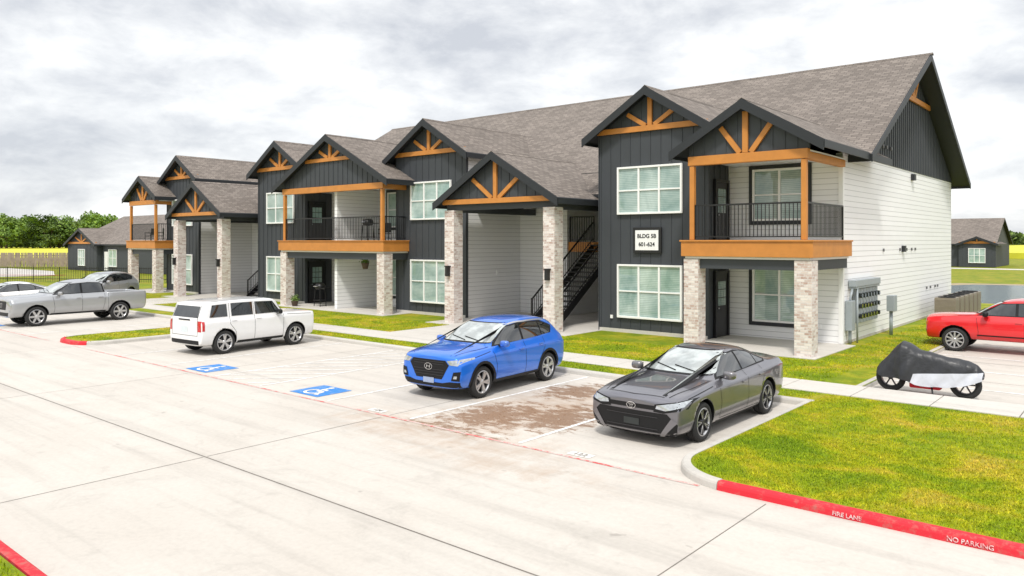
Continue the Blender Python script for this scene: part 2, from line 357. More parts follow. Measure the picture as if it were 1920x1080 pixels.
def kerb(pts,w=.14,h=.122,mat=None,name='kerb',z0=-.02):
    mb=MB(); n=len(pts); P=[Vector(p) for p in pts]; off=[]
    for i in range(n):
        a=(P[i]-P[i-1]).normalized() if i>0 else None; b=(P[i+1]-P[i]).normalized() if i<n-1 else None
        d=(a+b).normalized() if a and b else (a or b); off.append(Vector((d.y,-d.x)))
    prof=[(-w/2,z0),(-w/2,h),(w*.22,h),(w*.40,h-.018),(w*.50,h-.045),(w*.58,z0)]
    for i in range(n):
        for o,z in prof: mb.v.append((P[i].x+off[i].x*o,P[i].y+off[i].y*o,z))
    m=len(prof)
    for i in range(n-1):
        for q in range(m): r=(q+1)%m; mb.f.append((i*m+q,i*m+r,(i+1)*m+r,(i+1)*m+q)); mb.m.append(0)
    mb.f.append(tuple(range(m))); mb.f.append(tuple((n-1)*m+q for q in reversed(range(m)))); mb.m+=[0,0]
    return mb.build(name,mat or M['curb'],kind='structure')
ar=arc(KX+1.07,10.95,1.07,180,262,16)
kerb([(KX,16.05)]+ar)
kerb([ar[-1],(KX+1.15,9.88),(60,9.88)],mat=M['red'],name='red_kerb',h=.114)
kerb([(-26.6,16.07),(-5.45,16.07)])
kerb([(-57.9,16.07),(-28.9,16.07)])
kerb([(-28.93,16.0)]+arc(-28.05,10.85,.88,180,225,6))
kerb(arc(-28.05,10.85,.88,225,270,6)+arc(-27.45,10.85,.88,270,315,6),mat=M['red'],name='red_kerb')
kerb(arc(-27.45,10.85,.88,315,360,6)+[(-26.57,16.0)])
kerb([(60,2.77),(-72,2.77)],mat=M['red'],name='red_kerb')
kerb([(-5.22,34),(-5.22,18.35)][::-1])
sw=MB()
x=-57.5
while x<59: sw.box(x,x+1.48,17.0,18.28,.0,.135); x+=1.5
for cx,ye in ((-19.2,41.5),(-41.9,36)): sw.box(cx-2,cx+2,18.30,21.4,0,.134); sw.box(cx-3.5,cx+3.5,21.42,ye,0,.133)
sw.box(-11.6,-7.3,21.6,25.3,0,.14); sw.box(-34.6,-26,22.0,25.4,0,.14); sw.box(-53,-48.4,22.3,25.3,0,.14)
sw.build('sidewalk',M['walk'],kind='structure',bevel=.008)
pm=MB(); pm.flat=True
for x in (-8.25,-10.95,-13.55,-16.15,-18.2,-20.85,-23.6,-31.6,-34.3,-37.2,-40,-42.8,-45.6): gl(x,9.95,x,15.9,.08,.005,pm)
for k in range(11):
    y0=8.6+k*.8; x0,x1=-18.15,-16.2; ya,yb=y0,y0+1.9; xa,xb=x0,x1
    lo,hi=9.98,15.85
    if yb<lo or ya>hi: continue
    if ya<lo: t=(lo-ya)/(yb-ya); xa+=t*(xb-xa); ya=lo
    if yb>hi: t=(hi-ya)/(yb-ya); xb=xa+t*(xb-xa); yb=hi
    if yb-ya>.1: gl(xa,ya,xb,yb,.075,.0055,pm)
for y in (20.3,23.1,25.9,28.9,31.6): gl(-5.0,y,.8,y,.1,.005,pm)
pm.build('parking_line',M['wpaint'],kind='structure')
rl=MB(); rl.flat=True; gl(-26.9,9.82,-4.9,9.82,.06,.0045,rl); gl(-57,9.82,-29,9.82,.06,.0045,rl); rl.build('fire_lane_line',M['redline'],kind='structure')
for t,x in (('122',-7.05),('124',-12.0)):
    o=textmesh(t,.17,M['joint'],'stall_number',mtx=Matrix.Translation((x,10.03,.0085)),ext=.001); o['kind']='structure'
    o=MB(); o.flat=True
    o.face([(x-.22,9.93,.0058),(x+.22,9.93,.0058),(x+.22,10.13,.0058),(x-.22,10.13,.0058)]); o.build('stall_number_patch',M['npatch'],kind='structure')
def handicap(x,y,s=.95):
    o=MB(); o.flat=True; o.face([(x-s*.55,y-s*.5,.006),(x+s*.55,y-s*.5,.006),(x+s*.55,y+s*.5,.006),(x-s*.55,y+s*.5,.006)]); o.build('accessible_parking_marking',M['bpaint'],kind='structure')
    q=MB(); q.flat=True; z=[.0095]
    def st(a,b,w=.095): gl(x+a[0]*s,y+a[1]*s,x+b[0]*s,y+b[1]*s,w*s,z[0],q); z[0]+=.0003
    c=(-.06,.36); q.face([(x+s*(c[0]+.075*math.cos(t*math.pi/6)),y+s*(c[1]+.075*math.sin(t*math.pi/6)),z[0]) for t in range(12)]); z[0]+=.0003
    st((-.06,.27),(-.03,-.06)); st((-.05,.10),(.15,.10),.07); st((-.05,-.06),(.18,-.06)); st((.16,-.05),(.26,-.36)); st((.25,-.35),(.36,-.32),.07)
    for i in range(11):
        a0=R(118+i*20); a1=R(118+(i+1)*20)
        q.face([(x+s*(-.04+r_*math.cos(a)),y+s*(-.14+r_*math.sin(a)),z[0]) for r_,a in ((.27,a0),(.27,a1),(.19,a1),(.19,a0))][::-1])
    q.build('wheelchair_symbol',M['wpaint'],kind='structure')
handicap(-14.55,10.5); handicap(-19.35,10.5); handicap(-35.9,9.95)
F=Matrix.Rotation(R(90),4,'X')
for t,x in (('FIRE LANE',-2.93),('NO PARKING',-1.62),('FIRE LANE',.6)):
    textmesh(t,.076,M['kpaint'],'kerb_lettering',mtx=Matrix.Translation((x,9.794,.043))@F,ext=.002)['kind']='structure'
mb=MB()
for i in range(170):
    if i<80: x,y=random.gauss(-9.9,.4),random.gauss(11.3,.5)
    elif i<130: x,y=random.gauss(-8.8,.3),random.gauss(11.9,.5)
    else: x,y=random.gauss(-10.1,.25),random.gauss(14.2,.35)
    s=random.uniform(.006,.024); a0=random.random()*6
    ring=[(x+s*random.uniform(.7,1.3)*math.cos(a0+t*math.pi/3),y+s*random.uniform(.7,1.3)*math.sin(a0+t*math.pi/3),.002) for t in range(6)]
    top=(x,y,s*random.uniform(.3,.6))
    for t in range(6): mb.face([ring[t],ring[(t+1)%6],top])
mb.build('dried_mud',M['mud'],kind='stuff')
pw=[(-14,47.5)]+[( -14+i*3.2, 46.1+.8*math.sin(i*1.3)) for i in range(1,20)]+[(50,52),(52,70)]+[(50-i*3.4,70+1.2*math.sin(i*.9)) for i in range(1,19)]+[(-13,66)]
sheet('pond_bank',[[(x+(1.4 if x>20 else -1.4),y+(1.8 if y>57 else -.6)) for x,y in pw]],-.02,M['bank'])
m,ntw,b=newmat('pond_water'); tcw=N(ntw,'ShaderNodeTexCoord'); b.inputs['Base Color'].default_value=(.07,.11,.12,1); b.inputs['Roughness'].default_value=.15; bump(ntw,b,noise(ntw,tcw.outputs['Object'],1.6,6,.65),1.0,.25)
sheet('water',[pw],-.012,m)
def blades(name,regions,h=.06,w=.012,mat='blade'):
    pts=[]
    for (x0,x1,y0,y1,dens) in regions:
        n=int((x1-x0)*(y1-y0)*dens); pts.append(np.stack([rng.uniform(x0,x1,n),rng.uniform(y0,y1,n)],1))
    P=np.concatenate(pts); cx=KX+1.07
    d1=((P[:,0]<cx)&(P[:,1]<10.95)&(np.hypot(P[:,0]-cx,P[:,1]-10.95)>.96)&(P[:,1]>9)&(P[:,0]>-6)); P=P[~d1]
    n=len(P); a=rng.uniform(0,2*np.pi,n); hh=h*rng.uniform(.5,1.4,n); lean=rng.uniform(0,.05,n)*(h/.04); la=rng.uniform(0,2*np.pi,n)
    ww=w*rng.uniform(.6,1.4,n)
    V=np.zeros((n,3,3)); V[:,:,2]=.109
    V[:,0,0]=P[:,0]-np.cos(a)*ww; V[:,0,1]=P[:,1]-np.sin(a)*ww; V[:,1,0]=P[:,0]+np.cos(a)*ww; V[:,1,1]=P[:,1]+np.sin(a)*ww
    V[:,2,0]=P[:,0]+np.cos(la)*lean; V[:,2,1]=P[:,1]+np.sin(la)*lean; V[:,2,2]+=hh
    me=bpy.data.meshes.new(name); me.vertices.add(3*n); me.vertices.foreach_set('co',V.ravel()); me.loops.add(3*n); me.loops.foreach_set('vertex_index',np.arange(3*n,dtype=np.int32))
    me.polygons.add(n); me.polygons.foreach_set('loop_start',np.arange(0,3*n,3,dtype=np.int32)); me.polygons.foreach_set('loop_total',np.full(n,3,dtype=np.int32)); me.update(calc_edges=True)
    me.materials.append(M[mat]); o=bpy.data.objects.new(name,me); COL.objects.link(o); o['kind']='stuff'; return o
blades('grass',[(KX+.09,.8,9.98,13.2,3000),(KX+.09,2.5,13.2,16.95,1700)],.026,.008)
blades('grass',[(-24,-5.6,16.2,16.95,500),(-17,-6,18.3,21.5,450),(-7.2,-5.35,21,34,350),(-27,-21.3,18.3,21.5,300),(-57,-27,18.3,21.9,120),(-28.8,-26.7,10.2,16,300),(-10.5,-8,1,2.65,900)],.032,.016)
# ---------------------------------------------------------------- apartment building
AB=thing('apartment_building',(-30,24,0),'two-storey charcoal and white apartment building with cedar-trimmed gables beside parking','apartment building')
SL=.587
def roofslab(mb,A,th=.15,skip=()):
    B=[(p[0],p[1],p[2]-th) for p in A]
    mb.face(A,0); mb.face(B[::-1],1)
    for i in range(4):
        if i in skip: continue
        q=(i+1)%4; mb.face([A[i],B[i],B[q],A[q]],1)
def gable_roof(cx,hw,ze,zr,yf,yb,parent,name='roof',th=.14):
    mb=MB()
    for s in (-1,1): roofslab(mb,[(cx+s*hw,yf,ze),(cx+s*hw,yb,ze),(cx,yb,zr),(cx,yf,zr)],th,(2,))
    o=mb.build(name,[M['shingle'],M['fascia']],parent)
    fb=MB()
    for s in (-1,1):
        e=cx+s*(hw+.02)
        zt=lambda x: zr-(zr-ze)/hw*abs(x-cx)
        fb.prism([(e,zt(e)-.02),(cx,zr-.02),(cx,zr-.31),(e,zt(e)-.31)],'y',yf-.045,yf-.003)
        fb.prism([(cx+s*(hw+.003),ze-.24),(cx+s*(hw+.04),ze-.24),(cx+s*(hw+.04),ze-.03),(cx+s*(hw+.003),ze-.01)],'y',yf,yb)
    fb.build('fascia',M['fascia'],parent)
    rc_=MB()
    for k in range(int((yb-yf)/.3)): rc_.prism([(cx-.13,zr-.13*(zr-ze)/hw+.012),(cx,zr+.03),(cx+.13,zr-.13*(zr-ze)/hw+.012),(cx,zr+.012)],'y',yf+.3*k,yf+.3*k+.285)
    rc_.build('ridge_cap',M['shingle'],o)
    return o
def pediment(cx,w2,zb,zr,slope,y,parent,bat=.32,mat='dark',beamh=.2,fan=True,fz=None):
    zu=lambda x: zr-.17-slope*abs(x-cx)
    mb=MB(); mb.prism([(cx-w2,zb),(cx+w2,zb),(cx+w2,max(zu(cx+w2),zb+.01)),(cx,zu(cx)),(cx-w2,max(zu(cx-w2),zb+.01))],'y',y,y+.12)
    x=cx-w2+.12
    while x<cx+w2-.05:
        z1=zu(x)-.03
        if z1>zb+.1: mb.box(x-.02,x+.02,y-.02,y+.01,zb+.01,z1)
        x+=bat
    mb.build('gable_wall',M[mat],parent)
    tr=MB(); by=y-.09
    if beamh: tr.box(cx-w2-.02,cx+w2+.02,by,y-.002,zb-.02,zb+beamh)
    zt=zb+beamh
    if fz is not None:
        h2=(zu(cx)-fz)/slope-.12; tr.box(cx-h2,cx+h2,by,y-.002,fz,fz+.17); zt=fz+.17; w2=h2
    if fan:
        tr.box(cx-.085,cx+.085,by+.01,y-.003,zt,zu(cx)-.18)
        for s in (-1,1):
            ux=cx+s*w2*.42; tr.bar((cx+s*.17,(by+y)/2-.004,zt),(ux,(by+y)/2-.004,zu(ux)-.14),.15,.07,up=(0,1,0))
    if beamh or fan: tr.build('gable_truss',M['orange'],parent)
def window(x0,x1,z0,z1,y,cols,parent,trim=None,mid=True):
    p=MB().box(x0,x1,y-.02,y+.01,z0,z1).build('window',M['pane'],parent)
    f=MB(); t=.07
    f.box(x0-t,x0,y-.085,y,z0-t,z1+t).box(x1,x1+t,y-.085,y,z0-t,z1+t).box(x0,x1,y-.085,y,z1,z1+t).box(x0,x1,y-.085,y,z0-t,z0)
    w=(x1-x0)/cols
    for i in range(1,cols): f.box(x0+i*w-.035,x0+i*w+.035,y-.07,y-.021,z0,z1)
    zm=(z0+z1)/2
    if mid:
        for i in range(cols): f.box(x0+i*w+(.035 if i else 0),x0+(i+1)*w-(.035 if i<cols-1 else 0),y-.06,y-.021,zm-.025,zm+.025)
    f.build('frame',M['wframe'],p,bevel=.006)
    if trim:
        g=MB(); a=t; b=t+.13
        g.box(x0-b,x0-a,y-.05,y,z0-b,z1+b).box(x1+a,x1+b,y-.05,y,z0-b,z1+b).box(x0-a,x1+a,y-.05,y,z1+a,z1+b).box(x0-a,x1+a,y-.05,y,z0-b,z0-a)
        g.build('trim',M[trim],p)
def doorx(x,y0,y1,z0,z1,parent):
    d=MB().box(x,x+.05,y0,y1,z0,z1)
    d.box(x,x+.09,y0-.09,y0,z0,z1+.09).box(x,x+.09,y1,y1+.09,z0,z1+.09).box(x,x+.09,y0,y1,z1,z1+.09)
    d=d.build('door',M['doorblk'],parent)
    g=MB(); w=(y1-y0-.3)/3; h=.28
    for i in range(3):
        for k in range(3): g.box(x+.05,x+.062,y0+.15+i*w+.015,y0+.15+(i+1)*w-.015,z0+1.05+k*h+.015,z0+1.05+(k+1)*h-.015)
    g.build('door_glass',M['pane'],d)
    MB().cyl((x+.05,y0+.09,z0+.98),(x+.12,y0+.09,z0+.98),.03).build('handle',M['chrome'],d)
def railing(p0,p1,z0,z1,parent,sp=.115,name='railing'):
    mb=MB(); p0=Vector(p0);p1=Vector(p1); n=max(2,int((p1-p0).length/sp))
    for z,h in ((z0+.09,.035),(z1,.05)): mb.bar((p0.x,p0.y,z),(p1.x,p1.y,z),.045,h)
    for i in range(n+1):
        q=p0.lerp(p1,i/n); w=.02 if 0<i<n else .045; mb.bar((q.x,q.y,z0 if w>.03 else z0+.09),(q.x,q.y,z1),w)
    return mb.build(name,M['black'],parent)
def column(x,y,z1,parent,s=.52):
    return MB().box(x-s/2,x+s/2,y-s/2,y+s/2,0,z1).build('brick_column',M['brick'],parent,bevel=.012)
def battens(mb,x0,x1,y,z0,z1,sp=.41):
    x=x0+.06
    while x<x1: mb.box(x-.02,x+.02,y-.02,y+.01,z0,z1); x+=sp
MS=.573; YE,YR,YB=25.9,34.1,42.3; ZE=6.17; ZR=ZE+MS*(YR-YE); XL,XR=-53.1,-7.0
XM=-39.3; YR2=31.0; YB2=36.1; ZR2=ZE+MS*(YR2-YE)
mb=MB()
for (ya,yb) in ((YE,YR),(YB,YR)): roofslab(mb,[(XM,ya,ZE),(XR,ya,ZE),(XR,yb,ZR),(XM,yb,ZR)],.15,(2,))
for (ya,yb) in ((YE,YR2),(YB2,YR2)): roofslab(mb,[(XL,ya,ZE),(XM-.01,ya,ZE),(XM-.01,yb,ZR2),(XL,yb,ZR2)],.15,(2,))
for cx in (-19.2,-41.9): roofslab(mb,[(cx-3.38,24.15,ZE-MS*(YE-24.15)),(cx+3.38,24.15,ZE-MS*(YE-24.15)),(cx+3.38,YE-.05,ZE-.03),(cx-3.38,YE-.05,ZE-.03)],.12,(2,))
mr=mb.build('roof',[M['shingle'],M['fascia']],AB)
for (a,b_,yr,zr) in ((XM,XR-.2,YR,ZR),(XL,XM-.2,YR2,ZR2)):
    rc_=MB(); x=a
    while x<b_: rc_.prism([(yr-.14,zr-.068),(yr,zr+.03),(yr+.14,zr-.068),(yr,zr+.012)],'x',x,x+.285); x+=.3
    rc_.build('ridge_cap',M['shingle'],mr)
fb=MB()
for X0,yr,zr,yb in ((XR+.003,YR,ZR,YB),(XM-.045,YR,ZR,YB),(XL-.045,YR2,ZR2,YB2)):
    fb.prism([(YE-.02,ZE-.02),(yr,zr-.02),(yr,zr-.29),(YE-.02,ZE-.26)],'x',X0,X0+.04); fb.prism([(yb+.02,ZE-.02),(yb+.02,ZE-.26),(yr,zr-.29),(yr,zr-.02)],'x',X0,X0+.04)
fb.box(XL,XR,YE-.04,YE-.003,ZE-.24,ZE-.02); fb.box(XM,XR,YB+.003,YB+.04,ZE-.24,ZE-.02); fb.box(XL,XM-.05,YB2+.003,YB2+.04,ZE-.24,ZE-.02)
fb.build('fascia',M['fascia'],AB)
XE=-7.7; YW=25.3
each('wall',M['white'],AB,[(XE-.2,XE,YW,41.8,0,6.2),(-15.7,XE-.2,41.6,41.8,0,6.1),(-38.4,-22.7,41.6,41.8,0,6.1),(-38.6,-38.4,27.5,41.8,0,6.2),(-52.6,-45.4,35.5,35.7,0,6.1),(-52.8,-52.6,YW,35.7,0,6.2),(-11.5,XE-.2,YW,YW+.2,0,6.1),(-34.2,-27,25.4,25.6,0,6.1),(-52.6,-49.2,YW,YW+.2,0,6.1)])
def zuf(yr,zr): return lambda y: zr-.2-MS*abs(y-yr)
for X0,yr,zr,yend in ((XE+.01,YR,ZR,41.8),(-38.7,YR,ZR,41.8),(-52.85,YR2,ZR2,35.7)):
    g=MB(); zu=zuf(yr,zr)
    g.prism([(YW+.65,6.2),(yend,6.2),(yend,max(6.21,zu(yend))),(yr,zu(yr)),(YW+.65,max(6.21,zu(YW+.65)))],'x',X0-.15,X0+.01)
    y=YW+.9
    while y<yend-.1:
        if zu(y)-.05>6.35: g.box(X0+.005,X0+.035,y-.022,y+.022,6.22,zu(y)-.05)
        y+=.3
    g.build('gable_wall',M['dark'],AB)
zuE=zuf(YR,ZR)
tr=MB(); X0=XE+.06; zb=9.0; hw=(ZR-.25-zb)/MS-.1
tr.box(X0,X0+.07,YR-hw,YR+hw,zb,zb+.2); tr.box(X0,X0+.065,YR-.09,YR+.09,zb+.2,ZR-.4)
for s in (-1,1): tr.bar((X0+.03,YR+s*.15,zb+.2),(X0+.03,YR+s*.8,zuE(YR+s*.8)-.1),.14,.06,up=(1,0,0))
tr.build('gable_truss',M['orange'],AB)
each('corner_trim',M['wframe'],AB,[(XE+.003,XE+.03,YW-.01,YW+.11,.15,6.15),(XE-.11,XE,YW-.03,YW-.003,.15,6.1)])
MB().box(XE-.002,XE+.02,YW,41.8,0,.2).build('foundation',M['walk'],AB)
each('wall_vent',M['ventgrey'],AB,[(XE+.002,XE+.05,y,y+.10,3.02,3.13) for y in (29.9,32.2,33.2,34.0,34.6)]+[(XE+.002,XE+.05,y,y+.10,1.35,1.46) for y in (36.6,37.3,38.2,38.7)]+[(XE+.05,XE+.11,y,y+.12,6.75,6.88) for y in (29.6,30.1,30.7)],bevel=.01)
MB().box(XE+.002,XE+.12,32.55,32.8,2.98,3.22).build('wall_vent',M['fascia'],AB,bevel=.01)
MB().box(XE+.002,XE+.14,34.0,34.3,5.85,6.1).build('wall_light',M['fascia'],AB,bevel=.01)
def block(a,b,zr=8.78,side_white=False,winx=None):
    cx=(a+b)/2; w2=(b-a)/2; y=23.7
    sl=.62; hw=w2+.45; ze=zr-sl*hw; zb=ze+.12
    m=MB().box(a,b,y,27.3,0,zb+.01); battens(m,a,b,y,.25,zb-.03)
    if not side_white:
        yy=y+.1
        while yy<25.2: m.box(b-.005,b+.022,yy-.02,yy+.02,.25,zb-.1); yy+=.41
    m.build('wall',M['dark'],AB)
    if side_white: MB().box(b-.01,b+.02,y+.12,27.29,.1,zb).build('wall',M['white'],AB)
    each('corner_trim',M['dark'],AB,[(b,b+.035,y-.03,y+.11,.12,zb-.02),(a-.035,a,y-.03,y+.11,.12,zb-.02)])
    MB().box(a-.01,b+.01,y-.012,y,0,.24).build('foundation',M['walk'],AB)
    gable_roof(cx,hw,ze,zr,y-.45,YE+(zr-ZE)/MS+.1,AB)
    pediment(cx,w2,zb,zr,sl,y-.03,AB,bat=.41,beamh=.17)
    wc=winx
    for z0,z1 in ((.72,2.5),(4.42,5.98)): window(wc-1.22,wc+1.22,z0,z1,y-.025,3,AB)
block(-15.8,-11.5,winx=-13.7); block(-27.0,-22.6,side_white=True,winx=-24.7); block(-38.6,-34.2,winx=-36.4); block(-49.4,-45.3,side_white=True,winx=-47.3)
def breezeway(cx,ye,sx,y0):
    zr,ze,hw=6.77,4.95,3.1; yf=21.5
    gable_roof(cx,hw,ze,zr,yf,YE+(zr-ZE)/MS+.1,AB)
    pediment(cx,2.75,4.86,zr,SL,21.78,AB,bat=.41,beamh=.17)
    for s in (-1,1):
        column(cx+s*2.5,22.05,4.62,AB)
        MB().box(cx+s*2.5-.12,cx+s*2.5+.12,22.2,27.2,4.55,4.83).build('beam',M['dark'],AB)
        l=MB().box(cx+s*2.5-.07,cx+s*2.5+.07,21.62,21.78,2.0,2.38).box(cx+s*2.5-.1,cx+s*2.5+.1,21.6,21.8,2.38,2.42).build('wall_lantern',M['black'],AB,bevel=.008)
    MB().box(cx-2.75,cx+2.75,21.92,22.19,4.62,4.84).build('beam',M['dark'],AB)
    MB().box(cx-2.9,cx+2.9,22.22,24.2,4.84,4.88).build('soffit',M['soffit'],AB)
    a=cx-3.4; b=cx+3.4
    MB().box(a+.02,a+2.7,27.3,27.5,.1,6.1).build('wall',M['white'],AB)
    each('wall',M['inner'],AB,[(a+2.5,a+2.7,27.51,ye,.1,6.1),(b-.02,b+.1,27.2,ye,.1,6.1)])
    MB().box(a+2.7,b,27.5,ye,5.9,6.0).build('ceiling',M['inner'],AB)
    MB().box(a+2.7,b-.03,27.5,ye,3.0,3.32).build('landing',M['walk'],AB)
    MB().box(a+2.7,b-.03,27.4,27.5,2.93,3.36).build('beam',M['orange'],AB)
    x0,x1=a+sx,a+sx+1.2
    railing((a+2.75,27.46),(x0,27.46),3.36,4.45,AB); railing((x1,27.46),(b-.08,27.46),3.36,4.45,AB)
    st=MB(); n=17; y1=27.4
    for i in range(n):
        t=(i+.5)/n; y=y0+(y1-y0)*t; z=.15+3.1*(i+1)/n
        st.box(x0,x1,y-.15,y+.15,z-.055,z)
    for xx in (x0,x1): st.bar((xx,y0-.1,.2),(xx,y1,3.15),.06,.26)
    for xx in (x0,x1):
        st.bar((xx,y0-.1,1.15),(xx,y1,4.2),.05,.05); st.bar((xx,y0-.1,.45),(xx,y1,3.5),.03,.03)
        for i in range(32):
            t=(i+.5)/32; y=y0+(y1-y0)*t; st.bar((xx,y,.2+3.05*t+.1),(xx,y,1.15+3.05*t),.018)
        st.bar((xx,y0-.1,.13),(xx,y0-.1,1.2),.06)
    st.build('staircase',M['black'],AB)
breezeway(-19.2,41.6,4.0,23.3); breezeway(-41.9,35.5,5.4,23.9)
for a in (-43.05,-41.9):
    d=MB().box(a,a+.8,27.22,27.29,.15,2.2).build('service_door',M['wframe'],AB,bevel=.01)
    MB().box(a+.06,a+.14,27.17,27.215,1.05,1.2).build('handle',M['black'],d)
def porch(x0,x1,yc,yb,zr,hw,sl,partition=False):
    cx=(x0+x1)/2
    fl=MB().box(x0-.1,x1+.1,yc-.05,yb-.003,3.0,3.28).build('balcony',M['walk'],AB)
    b=MB(); h0,h1=2.93,3.38; e=.30
    b.box(x0-e,x1+e,yc-.33,yc-.25,h0,h1).box(x1+e-.08,x1+e,yc-.25,yb-.02,h0,h1).box(x0-e,x0-e+.08,yc-.25,yb-.35,h0,h1)
    b.box(x0-e-.04,x1+e+.04,yc-.37,yc-.1,h1,h1+.05).box(x1+e-.2,x1+e+.04,yc-.1,yb-.02,h1,h1+.05)
    b.build('band_board',M['orange'],fl,bevel=.01)
    MB().box(x0-.2,x1+.2,yc-.24,yb-.01,2.86,2.94).build('soffit',M['soffit'],fl)
    MB().box(x0+.26,x1-.26,yc-.16,yc+.16,2.56,2.855).build('beam',M['dark'],fl); MB().box(x1-.15,x1+.15,yc+.26,yb-.02,2.56,2.855).build('beam',M['dark'],fl)
    for x in (x0,x1): column(x,yc,2.85,AB,.5)
    for x in (x0,x1): MB().box(x-.075,x+.075,yc-.2,yc-.05,3.435,5.72).build('post',M['orange'],AB,bevel=.01)
    railing((x0+.08,yc-.12),(x1-.08,yc-.12),3.44,4.5,fl)
    railing((x1+.02,yc-.0),(x1+.02,yb-.03),3.44,4.5,fl)
    MB().box(x0-.12,x1+.12,yc-.22,yc+.0,5.74,6.02).box(x1-.1,x1+.1,yc,yb-.01,5.74,5.95).build('beam',M['orange'],AB,bevel=.01)
    ze=zr-sl*hw
    gable_roof(cx,hw,ze,zr,yc-.45,YE+(zr-ZE)/MS+.1,AB)
    w2=(x1-x0)/2+.12
    pediment(cx,w2,6.03,zr,sl,yc-.12,AB,bat=.36,beamh=0,fz=7.2 if partition else None)
    MB().box(x0-.1,x1+.1,yc+.02,yb-.01,5.96,6.0).build('ceiling',M['wframe'],AB)
porch(-11.15,-7.7,22.05,25.3,7.6,2.35,SL)
porch(-34.0,-26.45,22.5,25.4,8.45,4.45,.52,partition=True)
porch(-52.3,-48.8,22.8,25.3,7.6,2.35,SL)
window(-10.55,-8.85,.75,2.45,YW,2,AB,trim='fascia'); window(-10.55,-8.85,4.15,5.75,YW,2,AB,trim='fascia')
doorx(-11.48,24.15,25.05,.15,2.3,AB); doorx(-11.48,24.15,25.05,3.3,5.4,AB)
each('wall',M['white'],AB,[(-30.35,-30.15,22.7,25.4,.1,2.86),(-30.35,-30.15,22.7,25.4,3.28,5.95)])
for z in (.15,3.3): doorx(-34.18,23.95,24.85,z,z+2.1,AB)
for z0,z1 in ((.75,2.45),(4.15,5.75)):
    window(-29.5,-27.8,z0,z1,25.4,2,AB,trim='fascia'); window(-33.4,-31.7,z0,z1,25.4,2,AB,trim='fascia'); window(-52.0,-50.3,z0,z1,YW,2,AB,trim='fascia')
each('outlet_box',M['wframe'],AB,[(-8.45,-8.35,YW-.05,YW-.002,.6,.72),(-15.3,-15.2,23.64,23.68,.6,.72),(-22.57,-22.5,25.6,25.7,1.9,2.1)])
sg=thing('building_sign',(-13.76,23.64,3.06),'white building number sign with black border on charcoal siding','sign')
MB().box(-14.32,-13.20,23.6,23.66,2.98,3.88).build('frame',M['black'],sg,bevel=.006)
MB().box(-14.22,-13.30,23.585,23.598,3.08,3.78).build('panel',M['signw'],sg)
textmesh('BLDG 5B',.195,M['black'],'lettering',sg,mtx=Matrix.Translation((-13.76,23.58,3.57))@F,bold=.025)
textmesh('601-624',.195,M['black'],'lettering',sg,mtx=Matrix.Translation((-13.76,23.58,3.28))@F,bold=.025)
em=thing('electric_meter_bank',(-7.6,27.2,0),'grey electric meter bank with rows of round meters on white siding','electric meters')
X=XE+.02
MB().box(X,X+.24,25.85,28.65,1.93,2.14).box(X,X+.22,25.9,28.6,1.86,1.93).build('wire_trough',M['metalbox'],em,bevel=.012)
for k in range(7):
    c=MB().box(X,X+.16,26.3+k*.33,26.6+k*.33,.72,1.84).build('meter_cabinet',M['metalbox'],em,bevel=.01)
    for z in (.95,1.28,1.62): MB().cyl((X+.16,26.45+k*.33,z),(X+.27,26.45+k*.33,z),.085,.075,14).build('meter',M['glass'],c)
MB().box(X,X+.22,25.5,25.85,.55,1.5).build('disconnect_box',M['metalbox'],em,bevel=.015)
MB().box(X+.35,X+.6,28.95,29.35,.95,1.5).build('junction_box',M['metalbox'],em,bevel=.015)
for p,q,r in (((X+.1,25.68,.1),(X+.1,25.68,.56),.05),((X+.45,29.15,.1),(X+.45,29.15,.96),.06),((X+.1,25.68,1.5),(X+.1,25.95,1.9),.04),((X+.2,26.1,.1),(X+.2,26.1,1.9),.03)): MB().cyl(p,q,r).build('conduit',M['metalbox'],em,smooth=True)
def ac(x,y):
    e=thing('air_conditioner',(x,y,.12),'tan-grey outdoor air conditioning condenser on a pad by the end wall','air conditioner','air conditioning units along the end wall')
    h=.38
    MB().box(-.45,.45,-.45,.45,-.02,.06).build('pad',M['walk'],e,local=True)
    c=MB().box(-h,h,-h,h,.06,.95)
    for k in range(14):
        z=.14+k*.055; c.box(-h-.012,h+.012,-h-.012,h+.012,z,z+.022)
    c.build('cabinet',M['acm'],e,local=True)
    t=MB().lathe([(.3,.952),(.33,.952),(.33,.98),(.3,.98)],n=20)
    for k in range(5): t.lathe([(.05+k*.05,.965),(.06+k*.05,.97)],n=16)
    for k in range(8): a=k*math.pi/4; t.bar((0,0,.975),(.31*math.cos(a),.31*math.sin(a),.975),.012)
    t.build('fan_grille',M['black'],e,local=True)
for y in (35.8,36.8,37.8,38.8,39.8,40.8): ac(-6.75,y)
